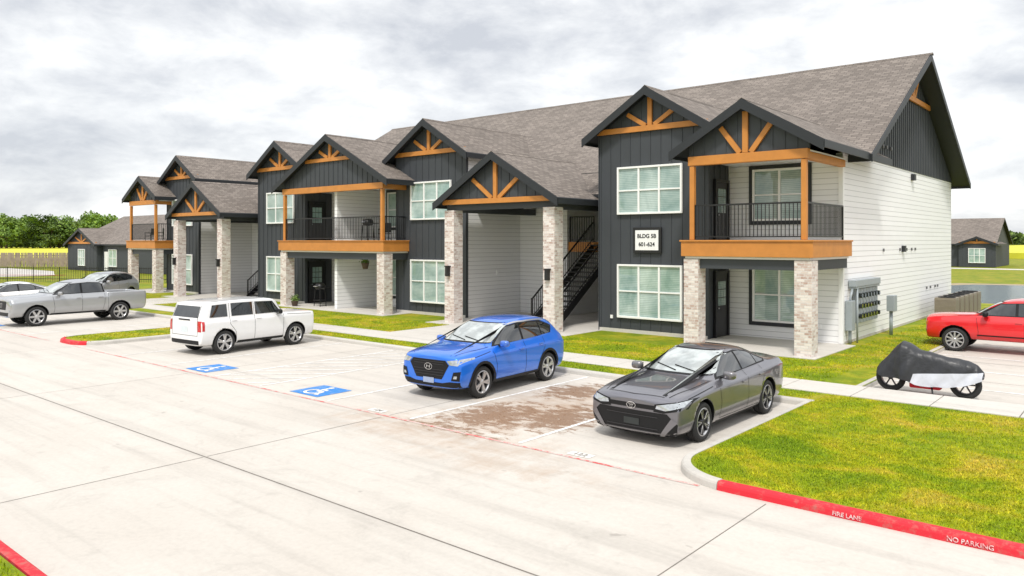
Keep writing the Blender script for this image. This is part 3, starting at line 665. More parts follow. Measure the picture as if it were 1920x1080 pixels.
# ---------------------------------------------------------------- small houses
def house(x0,x1,yf,depth,gx0,gx1,label):
    e=thing('small_apartment_house',(gx0,yf,0),label,'house')
    cx=(gx0+gx1)/2; hw=(gx1-gx0)/2
    MB().box(x0,x1,yf+.6,yf+depth,0,3.0).build('wall',M['dark'],e)
    m=MB().box(gx0+.3,gx1-.3,yf,yf+.8,0,3.2); battens(m,gx0+.3,gx1-.3,yf,0,3.2); m.build('wall',M['dark'],e)
    zr=3.0+hw*.42; gable_roof(cx,hw,3.05,zr,yf-.4,yf+depth/2,e); pediment(cx,hw-.35,3.1,zr,.42,yf-.02,e)
    yr=yf+depth/2; A=MB(); z1=3.05+depth/2*.5
    for ya in (yf+.2,yf+depth+.4): roofslab(A,[(x0-.4,ya,3.05),(x1+.4,ya,3.05),(x1+.4,yr,z1),(x0-.4,yr,z1)])
    A.build('roof',[M['shingle'],M['fascia']],e)
    for X in (x1-.1,x0): MB().prism([(yf+.6,3.0),(yf+depth,3.0),(yr,z1-.2)],'x',X,X+.1).build('gable_wall',M['dark'],e)
    window(cx-.9,cx+.9,.6,2.4,yf-.02,3,e)
    if x1>gx1+4: window(gx1+1.5,gx1+3.5,.6,2.4,yf+.58,2,e); MB().box(gx1+.3,gx1+1.2,yf+.55,yf+.6,.1,2.2).build('door',M['wframe'],e)
house(-101,-78,36,14,-100.5,-91.5,'single-storey charcoal house with brown shingle roof behind the fence')
house(-36,-16.6,116,14,-20.8,-16.0,'distant single-storey charcoal house by the pond')
sheet('field_path',[rect(-40,10,108,112)],-.02,M['walk'])
f=thing('wooden_fence',(-115,36,0),'weathered brown wooden privacy fence beside the field','fence')
mb=MB(); p0=Vector((-127,24)); p1=Vector((-103,46)); n=200
for i in range(n):
    a=p0.lerp(p1,i/n); b=p0.lerp(p1,(i+.9)/n); mb.bar((a.x,a.y,.95+random.uniform(-.02,.02)),(b.x,b.y,.95),.03,1.85)
mb.build('picket',M['wood'],f)
for z in (.4,1.5): MB().bar((p0.x-.05,p0.y+.05,z),(p1.x-.05,p1.y+.05,z),.05,.1).build('rail',M['wood'],f)
f=thing('metal_fence',(-69,25,0),'low black metal picket fence at the lawn edge','fence'); mb=MB()
p0=Vector((-80,18)); p1=Vector((-60,31)); n=150
for z in (.25,1.15): mb.bar((p0.x,p0.y,z),(p1.x,p1.y,z),.04,.05)
for i in range(n+1):
    q=p0.lerp(p1,i/n); w=.06 if i%15==0 else .022; mb.bar((q.x,q.y,0),(q.x,q.y,1.25),w)
mb.build('railing',M['black'],f)
sheet('far_road_kerb',[[(-104,14),(-83,29.5),(-83.3,29.9),(-104.3,14.4)]],.01,M['red'])
h=thing('fire_hydrant',(-82,18.6,0),'red fire hydrant on the grass by the road','fire hydrant')
MB().lathe([(0,0),(.2,0),(.2,.05),(.13,.07),(.13,.55),(.17,.57),(.17,.62),(.13,.64),(.11,.75),(.05,.82),(0,.84)],n=16).build('body',M['red'],h,local=True,smooth=True)
MB().cyl((-.24,0,.42),(.24,0,.42),.07).build('cap',M['red'],h,local=True); MB().cyl((0,-.2,.42),(0,0,.42),.08).build('cap',M['red'],h,local=True)
h.scale=(1.4,1.4,1.4)
# ---------------------------------------------------------------- trees
def crown_mesh(seed,n=2000,hgt=9,rad=4):
    r=random.Random(seed); mb=MB(); cl=[]
    for i in range(18):
        a=r.random()*6.28; rr=rad*.75*math.sqrt(r.random()); z=hgt*.22+r.random()*hgt*.66; f=1-abs(z/hgt-.55)*1.0
        cl.append((rr*f*math.cos(a),rr*f*math.sin(a),z,r.uniform(.9,1.7)*rad/4))
    for i in range(n):
        c=r.choice(cl); d=Vector((r.gauss(0,1),r.gauss(0,1),r.gauss(0,.8))).normalized()*c[3]*r.uniform(.5,1.08); p=Vector(c[:3])+d
        u=Vector((r.gauss(0,1),r.gauss(0,1),r.gauss(0,1))).normalized(); v=u.orthogonal().normalized(); s=r.uniform(.18,.38)
        mb.face([p-u*s,p+v*s*.6,p+u*s,p-v*s*.6])
    mb.flat=True; return mb,cl
tms=[]
for sd_ in range(3):
    mb,cl=crown_mesh(sd_+3); cm=mb.mesh('crown',[M['leaf' if sd_<2 else 'leaf2']])
    t=MB(); t.cyl((0,0,0),(.1,.05,3.4),.28,.17,8)
    for c in cl[:8]: t.cyl((.08,.04,2.0+random.random()*1.5),c[:3],.1,.03,6)
    tms.append((cm,t.mesh('trunk',[M['bark']])))
def tree(x,y,s,k):
    e=thing('tree',(x,y,-.03),'leafy green tree in the row along the field','tree','trees along the far field',rot=random.random()*6); e.scale=(s*1.15,s*1.15,s)
    for nme,me in (('crown',tms[k][0]),('trunk',tms[k][1])):
        o=bpy.data.objects.new(nme,me); link(o,e,True)
def polar(px,d):
    r=d*(px-960)/1440; s,c=math.sin(R(TH)),math.cos(R(TH)); return c*r-s*d, s*r+c*d
for i in range(30):
    px=-70+i*9.5+random.uniform(-4,4); d=random.uniform(275,315); x,y=polar(px,d)
    tree(x,y,random.uniform(1.05,1.6),i%3)
mb=MB(); mb.flat=True; rr=random.Random(5)
def wood(px0,px1,d0,d1,h,n,s0):
    for i in range(n):
        px=rr.uniform(px0,px1); d=rr.uniform(d0,d1); x,y=polar(px,d); top=h*(.65+.35*math.sin(px*.05)*math.sin(px*.021+1)); z=rr.random()*top
        p=Vector((x,y,z)); u=Vector((rr.gauss(0,1),rr.gauss(0,1),rr.gauss(0,1))).normalized(); v=u.orthogonal().normalized(); s=s0*rr.uniform(.6,1.3)
        mb.face([p-u*s,p+v*s*.8,p+u*s,p-v*s*.8])
wood(-300,330,330,360,11,7000,1.3); wood(1780,2100,700,740,17,3000,3.0); wood(-900,-250,300,330,12,3000,1.6)
mb.build('distant_woods',M['leaf2'],kind='stuff')
# ---------------------------------------------------------------- vehicles
def evalmesh(o):
    bpy.context.view_layer.update(); dg=bpy.context.evaluated_depsgraph_get(); return bpy.data.meshes.new_from_object(o.evaluated_get(dg))
def loft(st,ringcrease=(),longcrease={4:.45,5:.5}):
    bm=bmesh.new(); rings=[]
    for s in st:
        x,zb,ws,wm_,zm,wsh,zsh,wb,zbe,wr,zr,zt=s[:12]
        p7=s[12] if len(s)>12 else (wr*.62,zr+(zt-zr)*.72)
        h=[(0,zb),(ws*.9,zb),(ws,zb+.1),(wm_,zm),(wsh,zsh),(wb,zbe),(wr,zr),p7,(0,zt)]
        ring=[bm.verts.new((x,y,z)) for y,z in h]+[bm.verts.new((x,-h[k][0],h[k][1])) for k in range(7,0,-1)]
        rings.append(ring)
    cr=bm.edges.layers.float.new('crease_edge')
    for a,b in zip(rings[:-1],rings[1:]):
        for k in range(16): bm.faces.new((a[k],a[(k+1)%16],b[(k+1)%16],b[k]))
    for r in (rings[0],rings[-1]):
        for k in range(8):
            vs2=[]
            for v in [r[k],r[k+1],r[(16-k-1)%16],r[(16-k)%16]]:
                if v not in vs2: vs2.append(v)
            bm.faces.new(vs2)
    for i in range(len(rings)-1):
        for k,c in longcrease.items():
            for q in (k,(16-k)%16):
                e=bm.edges.get((rings[i][q],rings[i+1][q]))
                if e: e[cr]=c
    for i,c in ringcrease:
        for k in range(16):
            e=bm.edges.get((rings[i][k],rings[i][(k+1)%16])); e[cr]=c
    bmesh.ops.recalc_face_normals(bm,faces=bm.faces)
    me=bpy.data.meshes.new('body'); bm.to_mesh(me); bm.free(); return me
def patch(bvh,poly,axis,name,mat,parent,off=.004,res=.05,sgn=1):
    bm=bmesh.new(); vs=[bm.verts.new((u,v,0)) for u,v in poly]; bm.faces.new(vs)
    us=[p[0] for p in poly]; vv=[p[1] for p in poly]
    for ax,(lo,hi) in ((0,(min(us),max(us))),(1,(min(vv),max(vv)))):
        n=int((hi-lo)/res)
        for i in range(1,n+1):
            c=lo+(hi-lo)*i/(n+1); co_=(c,0,0) if ax==0 else (0,c,0); no=(1,0,0) if ax==0 else (0,1,0)
            bmesh.ops.bisect_plane(bm,geom=bm.verts[:]+bm.edges[:]+bm.faces[:],plane_co=co_,plane_no=no,dist=1e-5)
    for v in bm.verts:
        u,w_=v.co.x,v.co.y
        if axis=='side': o=Vector((u,sgn*3,w_)); d=Vector((0,-sgn,0))
        elif axis=='front': o=Vector((6,u,w_)); d=Vector((-1,0,0))
        elif axis=='rear': o=Vector((-6,u,w_)); d=Vector((1,0,0))
        else: o=Vector((u,w_,4)); d=Vector((0,0,-1))
        hit=bvh.ray_cast(o,d)
        if hit[0] is None:
            q=Vector((u,sgn*.8,w_)) if axis=='side' else (Vector((2.3 if axis=='front' else -2.3,u,w_)) if axis in('front','rear') else Vector((u,w_,1)))
            hit=bvh.find_nearest(q)
        nrm=hit[1]
        if nrm.dot(d)>0: nrm=-nrm
        v.co=hit[0]+nrm*off
    for fc in bm.faces: fc.smooth=True
    bmesh.ops.recalc_face_normals(bm,faces=bm.faces); bm.normal_update()
    ref={'side':Vector((0,sgn,0)),'front':Vector((1,0,0)),'rear':Vector((-1,0,0)),'top':Vector((0,0,1))}[axis]
    if sum((f_.normal.dot(ref) for f_ in bm.faces))<0: bmesh.ops.reverse_faces(bm,faces=bm.faces)
    me=bpy.data.meshes.new(name); bm.to_mesh(me); bm.free(); me.materials.append(mat); autouv(me)
    o=bpy.data.objects.new(name,me); link(o,parent,True); return o
def strip(pts,w):
    L_=[];R_=[]
    P=[Vector(p) for p in pts]
    for i,p in enumerate(P):
        a=(P[i]-P[i-1]).normalized() if i else None; b=(P[i+1]-P[i]).normalized() if i<len(P)-1 else None
        d=(a+b).normalized() if a and b else (a or b); n=Vector((-d.y,d.x))*w/2; L_.append(p+n); R_.append(p-n)
    return [tuple(q) for q in L_]+[tuple(q) for q in reversed(R_)]
def ring_poly(cx,cz,r0,r1,a0,a1,n=14):
    return [(cx+r1*math.cos(R(a0+(a1-a0)*i/n)),cz+r1*math.sin(R(a0+(a1-a0)*i/n))) for i in range(n+1)]+[(cx+r0*math.cos(R(a1-(a1-a0)*i/n)),cz+r0*math.sin(R(a1-(a1-a0)*i/n))) for i in range(n+1)]
wheel_cache={}
def wheel(parent,x,y,Rw,side,style,width=.23):
    key=(Rw,style)
    if key not in wheel_cache:
        w=width/2; rr=Rw*.71
        ty=MB().lathe([(rr,-w*.8),(rr+.02,-w*.95),(Rw-.05,-w),(Rw-.015,-w*.85),(Rw,-w*.6),(Rw,-w*.2),(Rw-.008,-w*.19),(Rw-.008,-w*.12),(Rw,-w*.11),(Rw,w*.11),(Rw-.008,w*.12),(Rw-.008,w*.19),(Rw,w*.2),(Rw,w*.6),(Rw-.015,w*.85),(Rw-.05,w),(rr+.02,w*.95),(rr,w*.8)],axis='y',n=40).mesh('tyre',[M['rubber']],True)
        ns={'camry':5,'five':5,'six':6,'steel':8,'ten':10}[style]
        rm=MB().lathe([(rr+.004,-w*.75),(rr+.004,w*.86),(rr-.012,w*.9),(rr-.03,w*.7),(rr-.035,-w*.7)],axis='y',n=36,mi=1 if style=='camry' else 0)
        for i in range(ns):
            a=2*math.pi*i/ns+.3
            for da in ((-.16,.16) if ns==5 else (0,)):
                sw_=.045 if ns==5 else .075
                if ns==10: sw_=.045
                rm.bar((.04*math.cos(a),w*.66,.04*math.sin(a)),((rr-.02)*math.cos(a+da),w*.74,(rr-.02)*math.sin(a+da)),sw_,.035,mi=0,up=(0,1,0))
                if style=='camry': rm.bar((.06*math.cos(a),w*.83,.06*math.sin(a)),((rr-.03)*math.cos(a+da),w*.90,(rr-.03)*math.sin(a+da)),.012,.008,mi=1,up=(0,1,0))
        rm.lathe([(0,w*.9),(.035,w*.9),(.05,w*.8),(.07,w*.6),(.07,.3*w)],axis='y',n=18)
        rm=rm.mesh('rim',[M['gunmetal'] if style=='camry' else M['silver'],M['silver']])
        hb=MB().lathe([(0,w*.25),(rr-.03,w*.25),(rr-.03,-w*.5),(0,-w*.5)],axis='y',n=28).lathe([(.05,w*.4),(rr*.62,w*.4),(rr*.62,w*.3),(.05,w*.3)],axis='y',n=24,mi=1).mesh('wheel',[M['plastic'],M['gunmetal']])
        wheel_cache[key]=(hb,ty,rm)
    hb,ty,rm=wheel_cache[key]
    o=bpy.data.objects.new('wheel',hb); link(o,parent,True); o.location=(x,side*y,Rw)
    o.rotation_euler=(0,random.random()*2,0) if side>0 else (0,0,math.pi)
    for nme,me in (('tyre',ty),('rim',rm)):
        q=bpy.data.objects.new(nme,me); link(q,o,True)
def mirror_part(parent,x,y,z,mat):
    for s in (-1,1):
        bm=bmesh.new(); bmesh.ops.create_uvsphere(bm,u_segments=16,v_segments=10,radius=1)
        for v in bm.verts:
            c=v.co; c.x=math.copysign(abs(c.x)**.7,c.x)*.075; c.y=math.copysign(abs(c.y)**.6,c.y)*.12; c.z=math.copysign(abs(c.z)**.6,c.z)*.075
            c.x-=abs(c.y)*.15
        for f_ in bm.faces: f_.smooth=True
        me=bpy.data.meshes.new('side_mirror'); bm.to_mesh(me); bm.free(); me.materials.append(mat)
        o=bpy.data.objects.new('side_mirror',me); link(o,parent,True); o.location=(x,s*(y+.1),z)
        MB().box(-.03,.03,-.16*s,-.05*s,-.06,-.03).build('mirror_arm',M['plastic'],o,local=True)
        MB().box(-.092,-.082,-.09,.09,-.05,.05).build('mirror_glass',M['glass'],o,local=True)
def vehicle(name,label,cat,sp,pmat,loc,heading,group=None,scale=1.0):
    e=thing(name,(loc[0],loc[1],0),label,cat,group,rot=heading); e.scale=(scale,)*3
    me=loft(sp['st'],sp.get('rc',()),sp.get('lc',{4:.45,5:.5})); t=bpy.data.objects.new('tmp',me); COL.objects.link(t)
    m=t.modifiers.new('s','SUBSURF'); m.levels=3; m.render_levels=3
    me2=evalmesh(t)
    bvh=BVHTree.FromPolygons([v.co.copy() for v in me2.vertices],[tuple(p.vertices) for p in me2.polygons])
    bpy.data.objects.remove(t)
    t=bpy.data.objects.new('tmp',me2); COL.objects.link(t)
    cu=MB(); W=sp['W']/2; Rw=sp['R']; AR=Rw+sp.get('gap',.05)
    for ax in (sp['fa'],sp['ra']):
        for s in (-1,1): cu.cyl((ax,s*(W-.34),Rw+.01),(ax,s*(W+.3),Rw+.01),AR,n=48)
    cm=cu.mesh('c',[M['plastic']]); c=bpy.data.objects.new('cut',cm); COL.objects.link(c)
    b=t.modifiers.new('b','BOOLEAN'); b.operation='DIFFERENCE'; b.object=c; b.solver='EXACT'
    me3=evalmesh(t); bpy.data.objects.remove(t); bpy.data.objects.remove(c)
    me3.materials.clear(); me3.materials.append(pmat); me3.materials.append(M['plastic'])
    for p in me3.polygons:
        k=p.center; dk=any(math.hypot(k.x-ax,k.z-Rw-.01)<AR+.004 for ax in (sp['fa'],sp['ra'])) or k.z<.26 and p.normal.z<-.5
        p.material_index=1 if dk else 0; p.use_smooth=not (dk and k.z>.1)
    bd=bpy.data.objects.new('body',me3); link(bd,e,True)
    for s in (-1,1):
        for ax in (sp['fa'],sp['ra']): wheel(e,ax,W-.125,Rw,s,sp['wheel'])
    for s in (-1,1):
        if 'trim' in sp: patch(bvh,sp['trim'],'side','window_trim',M['plastic'],e,.003,sgn=s)
        for q in sp['sw']: patch(bvh,q,'side','side_window',M['glass'],e,.008,sgn=s)
        for q in sp.get('seam',[]): patch(bvh,strip(q,.011),'side','door_seam',M['plastic'],e,.0025,sgn=s,res=.07)
        for (hx,hz) in sp['handles']:
            hit=bvh.ray_cast(Vector((hx,s*3,hz)),Vector((0,-s,0)))
            if hit[0]: MB().box(-.09,.09,-.012,.022,-.016,.016).build('door_handle',pmat,e,local=True,bevel=.01).location=hit[0]+Vector((0,s*.008,0))
        for nme,q,mt in sp.get('sidep',[]): patch(bvh,q,'side',nme,M[mt],e,.006,sgn=s)
        if sp.get('archtrim'):
            for ax in (sp['fa'],sp['ra']): patch(bvh,ring_poly(ax,Rw+.01,AR-.002,AR+.06,-12,192),'side','arch_trim',M['plastic'],e,.006,sgn=s,res=.06)
    patch(bvh,sp['ws'],'front','windshield',M['wglass'],e,.006)
    patch(bvh,[(y*1.05,z+(.02 if z>sp['wsmid'] else -.02)) for y,z in sp['ws']],'front','windshield_seal',M['plastic'],e,.003)
    patch(bvh,sp['rw'],'rear','rear_window',M['glass'],e,.006)
    for ax in ('front','rear','top'):
        for i,(nme,q,mt) in enumerate(sp.get(ax,[])): patch(bvh,q,ax,nme,M[mt] if mt!='body' else pmat,e,.003+.0012*min(i,8))
    mirror_part(e,*sp['mir'],pmat if sp.get('mirp',1) else M['plastic'])
    for s in (.05,.45):
        z0=sp['ws'][0][1]-.01
        a=bvh.ray_cast(Vector((6,s,z0+.03)),Vector((-1,0,0)))[0]; b_=bvh.ray_cast(Vector((6,s-.5,z0+.10)),Vector((-1,0,0)))[0]
        if a and b_: MB().bar(a+Vector((.02,0,.012)),b_+Vector((.02,0,.012)),.014).build('wiper',M['plastic'],e,local=True)
    return e,bvh
def sym(q): return [(-y,z) for y,z in reversed(q)]
def both(nme,q,mt): return [(nme,q,mt),(nme,sym(q),mt)]
sedan=dict(W=1.84,R=.34,fa=1.47,ra=-1.35,wheel='camry',lc={3:.3,4:.85,5:.65},rc=[(1,.35)],
 st=[(2.37,.22,.66,.74,.40,.74,.62,.64,.72,.42,.76,.77),(2.27,.18,.84,.88,.42,.87,.66,.78,.78,.50,.825,.84),(2.0,.17,.88,.92,.45,.905,.75,.81,.85,.54,.895,.915),
 (1.47,.17,.89,.93,.50,.925,.82,.815,.91,.55,.955,.97),(1.02,.17,.89,.925,.50,.92,.84,.81,.95,.57,.995,1.01),(.85,.17,.89,.925,.50,.92,.85,.81,.96,.59,1.04,1.07),
 (.05,.17,.89,.925,.50,.92,.86,.80,.97,.58,1.37,1.42),(-.5,.17,.89,.925,.50,.92,.88,.80,.98,.59,1.40,1.455),(-1.0,.17,.89,.925,.5,.92,.90,.80,1.0,.57,1.35,1.40),
 (-1.70,.18,.89,.93,.52,.925,.94,.80,1.04,.60,1.10,1.13),(-2.08,.2,.88,.915,.52,.905,.94,.79,1.04,.52,1.08,1.10),(-2.31,.26,.82,.87,.52,.87,.90,.77,1.03,.5,1.08,1.10),(-2.37,.32,.72,.79,.52,.79,.83,.70,.95,.42,.98,.99)],
 trim=[(.80,.965),(.06,1.325),(-.45,1.355),(-.95,1.30),(-1.55,1.08),(-1.45,1.04)],
 sw=[[(.68,.995),(.07,1.295),(-.32,1.325),(-.32,1.015)],[(-.39,1.015),(-.39,1.325),(-.62,1.32),(-.93,1.265),(-1.06,1.215),(-1.06,1.05)],[(-1.10,1.05),(-1.10,1.20),(-1.45,1.075),(-1.38,1.055)]],
 seam=[[(.86,.90),(.80,.6),(.84,.33)],[(-.36,1.0),(-.38,.6),(-.36,.30)],[(-1.1,1.01),(-1.12,.8),(-.98,.55),(-.92,.35)],[(.84,.3),(-.9,.3)],[(1.95,.80),(1.5,.85),(1.05,.89)]],
 handles=[(-.18,.82),(-.98,.86)],
 ws=[(-.70,1.045),(.70,1.045),(.55,1.365),(-.55,1.365)],wsmid=1.2,rw=[(-.62,1.14),(.62,1.14),(.52,1.34),(-.52,1.34)],
 front=[('grille',[(-.80,.20),(.80,.20),(.84,.42),(.66,.585),(-.66,.585),(-.84,.42)],'plastic'),('upper_grille',[(-.62,.625),(.62,.625),(.46,.70),(-.46,.70)],'plastic')]+both('headlight_surround',[(.42,.60),(.60,.59),(.90,.66),(.91,.80),(.66,.765),(.44,.725)],'plastic')+both('headlight',[(.46,.655),(.64,.635),(.88,.70),(.89,.785),(.68,.75),(.48,.712)],'lamp')+both('bumper_fin',[(.52,.205),(.60,.205),(.84,.46),(.74,.52)],'body')+[('license_plate',[(-.15,.34),(.15,.34),(.15,.45),(-.15,.45)],'platedk')]+[('grille_bar',[(-.50,z),(.50,z),(.50,z+.012),(-.50,z+.012)],'gunmetal') for z in (.25,.30,.50)]+[('lower_lip',[(-.80,.175),(.80,.175),(.80,.198),(-.80,.198)],'silver')],
 rear=both('taillight',[(.42,.84),(.84,.80),(.85,.93),(.45,.92)],'tail')+[('license_plate',[(-.16,.62),(.16,.62),(.16,.77),(-.16,.77)],'platew'),('bumper_insert',[(-.6,.3),(.6,.3),(.55,.42),(-.55,.42)],'plastic')],
 top=[('hood_seam',strip([(2.18,s*.62),(1.6,s*.73),(1.0,s*.77)],.012),'plastic') for s in (-1,1)]+[('hood_seam',strip([(2.21,-.55),(2.26,0),(2.21,.55)],.012),'plastic')],
 sidep=[('sill_trim',[(.95,.2),(.95,.26),(-.8,.26),(-.8,.2)],'plastic')],
 mir=(.58,.86,1.03))
suv=dict(W=1.85,R=.36,fa=1.36,ra=-1.31,wheel='five',archtrim=True,lc={3:.35,4:.85,5:.6},
 st=[(2.18,.3,.72,.80,.5,.79,.76,.68,.92,.42,.96,.97),(2.08,.25,.84,.89,.5,.88,.80,.78,.97,.5,1.02,1.04),(1.8,.23,.88,.93,.52,.92,.86,.82,1.02,.55,1.07,1.09),
 (1.36,.23,.9,.94,.55,.93,.91,.83,1.06,.56,1.11,1.13),(1.05,.23,.9,.935,.55,.925,.93,.83,1.08,.6,1.13,1.15),(.92,.23,.9,.935,.55,.925,.94,.83,1.09,.62,1.18,1.21),(.25,.23,.9,.935,.55,.925,.95,.83,1.11,.65,1.56,1.62),
 (-.4,.23,.9,.935,.55,.925,.96,.83,1.13,.67,1.61,1.68),(-1.2,.23,.9,.935,.55,.925,.98,.82,1.16,.65,1.58,1.66),(-1.80,.24,.89,.92,.55,.92,.99,.80,1.19,.61,1.51,1.58),
 (-1.98,.25,.87,.9,.55,.90,.97,.79,1.16,.60,1.32,1.36),(-2.12,.3,.82,.87,.55,.87,.92,.77,1.09,.55,1.13,1.15),(-2.18,.35,.70,.77,.55,.77,.85,.70,.98,.45,1.03,1.05)],
 trim=[(.92,1.10),(.20,1.50),(-.4,1.555),(-1.3,1.525),(-1.72,1.37),(-1.55,1.20)],
 sw=[[(.80,1.125),(.20,1.47),(-.25,1.515),(-.25,1.145)],[(-.33,1.145),(-.33,1.515),(-.6,1.52),(-1.10,1.495),(-1.10,1.175)],[(-1.15,1.18),(-1.15,1.485),(-1.30,1.47),(-1.62,1.35),(-1.50,1.21)]],
 seam=[[(.96,1.0),(.86,.7),(.88,.36)],[(-.29,1.12),(-.31,.7),(-.29,.34)],[(-1.13,1.14),(-1.13,.9),(-.95,.66),(-.88,.38)],[(1.75,.92),(1.05,1.01)]],
 handles=[(-.12,.95),(-.95,.99)],
 ws=[(-.70,1.18),(.70,1.18),(.60,1.55),(-.60,1.55)],wsmid=1.3,rw=[(-.62,1.2),(.62,1.2),(.55,1.49),(-.55,1.49)],
 front=[('grille',[(-.38,.48),(.38,.48),(.58,.80),(.48,.90),(-.48,.90),(-.58,.80)],'plastic'),('air_intake',[(-.80,.24),(.80,.24),(.84,.44),(.60,.44),(.40,.40),(-.40,.40),(-.60,.44),(-.84,.44)],'plastic'),('skid_plate',[(-.4,.27),(.4,.27),(.36,.31),(-.36,.31)],'silver')]+both('headlight',[(.60,.81),(.80,.80),(.90,.91),(.88,.945),(.52,.895)],'lamp')+both('fog_light_surround',[(.64,.47),(.84,.47),(.86,.68),(.70,.66)],'plastic')+[('grille_bar',[(-.44,z),(.44,z),(.44,z+.012),(-.44,z+.012)],'gunmetal') for z in (.56,.62,.68,.80,.85)]+[('license_plate',[(-.16,.38),(.16,.38),(.16,.50),(-.16,.50)],'plate')]+both('fog_light',[(.70,.52),(.78,.52),(.79,.58),(.72,.58)],'lamp'),
 rear=both('taillight',[(.46,.88),(.86,.86),(.86,1.0),(.5,1.0)],'tail')+[('license_plate',[(-.16,.75),(.16,.75),(.16,.9),(-.16,.9)],'platew')],
 sidep=[('sill_trim',[(.92,.25),(.92,.36),(-.88,.36),(-.88,.25)],'plastic')],
 top=[('hood_seam',strip([(2.03,s*.64),(1.5,s*.74),(1.0,s*.77)],.012),'plastic') for s in (-1,1)]+[('roof_rail',strip([(.05,s*.6),(-.6,s*.62),(-1.5,s*.58)],.035),'silver') for s in (-1,1)],
 mir=(.66,.88,1.15))
boxy=dict(W=1.74,R=.355,fa=1.33,ra=-1.26,wheel='five',lc={3:.4,4:.95,5:.95,6:.8},rc=[(1,.6),(5,.4),(8,.75)],
 st=[(2.12,.32,.74,.83,.55,.83,.88,.80,1.02,.5,1.045,1.05),(2.05,.27,.82,.87,.55,.868,.95,.83,1.06,.56,1.08,1.085),(1.36,.25,.84,.875,.6,.872,.97,.83,1.08,.58,1.105,1.11),
 (.98,.25,.84,.875,.6,.872,.97,.825,1.09,.6,1.115,1.125),(.90,.25,.84,.875,.6,.872,.97,.82,1.09,.68,1.15,1.17),(.58,.25,.84,.875,.6,.872,.97,.82,1.10,.73,1.57,1.60),(-.5,.25,.84,.875,.6,.872,.97,.82,1.10,.74,1.60,1.63),(-1.78,.25,.84,.875,.6,.872,.97,.82,1.10,.73,1.57,1.60),
 (-1.90,.27,.835,.872,.6,.868,.96,.82,1.09,.72,1.50,1.53),(-2.02,.28,.83,.868,.6,.865,.94,.815,1.07,.69,1.18,1.20),(-2.07,.34,.80,.84,.6,.84,.89,.79,.99,.58,1.05,1.07)],
 sw=[[(.78,1.125),(.49,1.49),(-.18,1.51),(-.18,1.125)],[(-.27,1.125),(-.27,1.51),(-1.02,1.51),(-1.02,1.125)],[(-1.16,1.125),(-1.16,1.50),(-1.64,1.48),(-1.76,1.125)]],
 seam=[[(.86,1.06),(.84,.7),(.84,.36)],[(-.225,1.52),(-.225,.7),(-.225,.34)],[(-1.09,1.52),(-1.09,.9),(-.9,.66),(-.86,.38)],[(1.95,1.0),(1.0,1.04)]],
 handles=[(-.08,.99),(-.95,.99)],
 ws=[(-.71,1.17),(.71,1.17),(.66,1.54),(-.66,1.54)],wsmid=1.3,rw=[(-.65,1.13),(.65,1.13),(.62,1.46),(-.62,1.46)],
 front=[('grille',[(-.40,.72),(.40,.72),(.40,.95),(-.40,.95)],'plastic')]+both('headlight',[(.46,.75),(.66,.75),(.66,.93),(.46,.93)],'lamp')+[('bumper_insert',[(-.6,.34),(.6,.34),(.6,.48),(-.6,.48)],'plastic')],
 rear=both('taillight',[(.68,.72),(.84,.72),(.82,1.04),(.68,1.04)],'tail')+[('license_plate',[(-.18,.68),(.18,.68),(.18,.86),(-.18,.86)],'platew'),('bumper_insert',[(-.72,.34),(.72,.34),(.72,.46),(-.72,.46)],'plastic'),('tailgate_seam',strip([(-.66,1.48),(-.67,.6),(.67,.6),(.66,1.48)],.014),'plastic'),('tailgate_handle',[(-.3,1.04),(.3,1.04),(.3,1.08),(-.3,1.08)],'plastic')],
 sidep=[('sill_trim',[(.86,.26),(.86,.37),(-.82,.37),(-.82,.26)],'plastic'),('taillight_side',[(-2.05,.74),(-1.94,.74),(-1.94,1.02),(-2.05,1.02)],'tail')],
 top=[('roof_rail',strip([(.2,s*.63),(-1.6,s*.63)],.04),'plastic') for s in (-1,1)],
 mir=(.64,.84,1.15),mirp=0)
bedp=(.80,.78)
